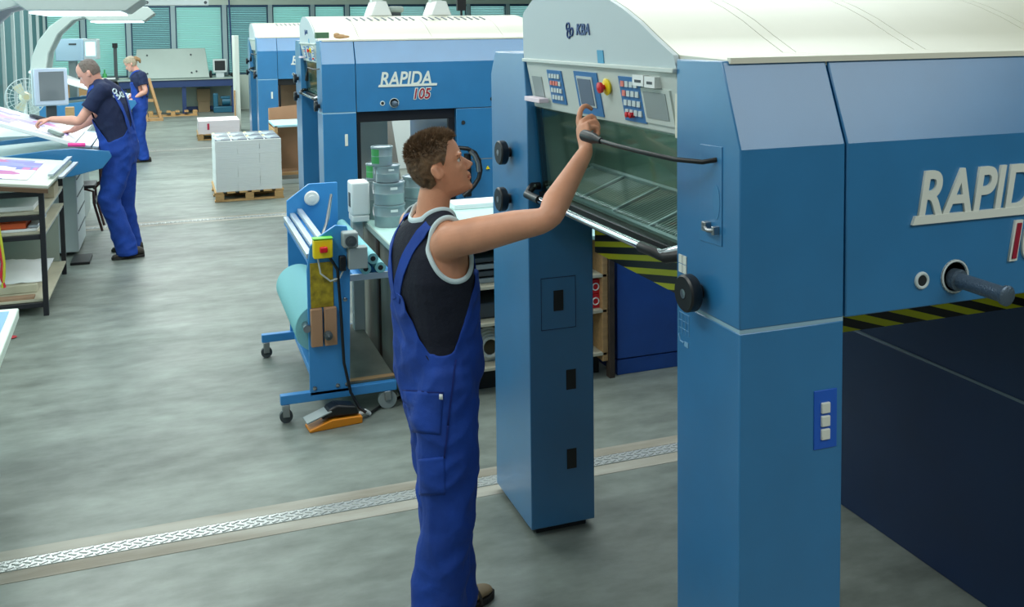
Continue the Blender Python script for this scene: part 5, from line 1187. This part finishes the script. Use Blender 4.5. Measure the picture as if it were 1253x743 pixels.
shoe((J['anL'].x+.06,J['anL'].y),(-1,-.18),T2,1.05); shoe((J['anR'].x+.02,J['anR'].y),(-1,.15),T2,1.05)
make_hair(hd,T2,'bald',M['hairgrey'],.003,.006)
# ================================================================ woman at the far desk
yw=16.43
WJ=dict(pelvis=d(171,130,yw),waist=d(171,116,yw),chest=d(170,100,yw),neck=d(168,87,yw),face=168,hipyaw=165,
 head=d(160,78.5,yw),headyaw=178,headpitch=-28,
 shL=d(174,92,yw-.15),elL=d(178,112,yw-.2),wrL=d(163,121,yw-.1),
 shR=d(170,91,yw+.17),elR=d(166,112,yw+.25),wrR=d(156,122,yw+.1),
 hipL=d(171,134,yw-.08),knL=d(171,165,yw-.08),anL=d(176,193,yw-.06),hipR=d(170,134,yw+.08),knR=d(167,165,yw+.1),anR=d(173,190,yw+.2))
for k_ in ('anL','anR'): WJ[k_].z=.09
T3,J,hd,lv,F,S,O,up=figure('person','fair haired woman in blue overalls standing at the farther inspection desk, looking down',WJ,dict(vox=.009,skin=M['skin2'],s=.95,bulk=.95,
   handL=((-1,0,-.35),(0,.3,-1),1,.4),handR=((-1,0,-.3),(0,0,-1),-1,.4)))
def top_w(c):
    dd=c-J['waist']; a=abs(math.degrees(math.atan2(dd.dot(S),dd.dot(F)))); h=(c-J['waist']).z
    return h<(.27 if a<60 else (.27-(a-60)/40*.27 if a<100 else .0))
tr3=trousers(T3,J,lv,.95,up,top_w,.011,M['overall'],.012,rl=(.112,.10,.09,.084,.088,.092),grow=.022,seed=9.)
sh3=tee(T3,J,lv,M['navytee'],.011,.95,.6,th=top_w)
bv=bvh_of(sh3); c=J['chest']
for sg in (-1,1):
    strap([J['waist']-F*.15+S*sg*.04,c-F*.16+S*sg*.06,c-F*.12+up*.12+S*sg*.08,c+up*.19+S*sg*.09,c+F*.12+up*.08+S*sg*.08],'shoulder_strap',M['overall'],tr3,bv,.045,lift=.010)
shoe((J['anL'].x+.03,J['anL'].y),(-1,-.15),T3,.98); shoe((J['anR'].x+.03,J['anR'].y),(-1,.1),T3,.98)
hr=make_hair(hd,T3,'woman',M['hairblond'],.010,.008)
m=MB(); m.ell(hd.w(-.115,0,.04),(.04,.035,.045),hd.R); limb(m,[hd.w(-.12,0,.05),hd.w(-.15,0,.0),hd.w(-.14,0,-.05)],[.03,.028,.012]); remesh(m,'hair_tail',M['hairtie'],T3,.008,2)
# ================================================================ LIGHT
w=bpy.data.worlds.new('sky'); bpy.context.scene.world=w; w.use_nodes=True
bg=w.node_tree.nodes['Background']; bg.inputs[0].default_value=(.72,.9,.97,1); bg.inputs[1].default_value=2.7
def area(x,y,z,sx,sy,p,c=(.93,1.,.98),rot=(0,0,0)):
    l=bpy.data.lights.new('ceiling_or_side_fill','AREA'); l.shape='RECTANGLE'; l.size=sx; l.size_y=sy; l.energy=p; l.color=c
    o=bpy.data.objects.new('ceiling_or_side_fill',l); C.objects.link(o); o.location=(x,y,z); o.rotation_euler=rot; return o
area(-.9,8.5,4.3,1.2,4.,135); area(-.9,15.,4.3,1.2,5.,230); area(-.2,22.,4.3,2.5,4.,330)
area(3.4,-1.3,4.3,5.5,2.6,180); area(3.2,5.7,4.3,5.,2.6,225,(.9,1.,.98)); area(3.2,12.7,4.3,5.,2.6,225); area(3.2,19.,4.3,5.,2.6,150); area(-1.4,2.8,4.3,1.2,3.5,105)
area(XL+.3,12.,2.2,2.,9.,90,(.75,.95,1.),(0,-PI/2,0))  # added daylight fill standing inside the left glazing, not a ceiling fitting
vs=bpy.context.scene.view_settings; vs.view_transform='Standard'; vs.look='None'; vs.gamma=1; vs.exposure=0; vs.use_curve_mapping=False
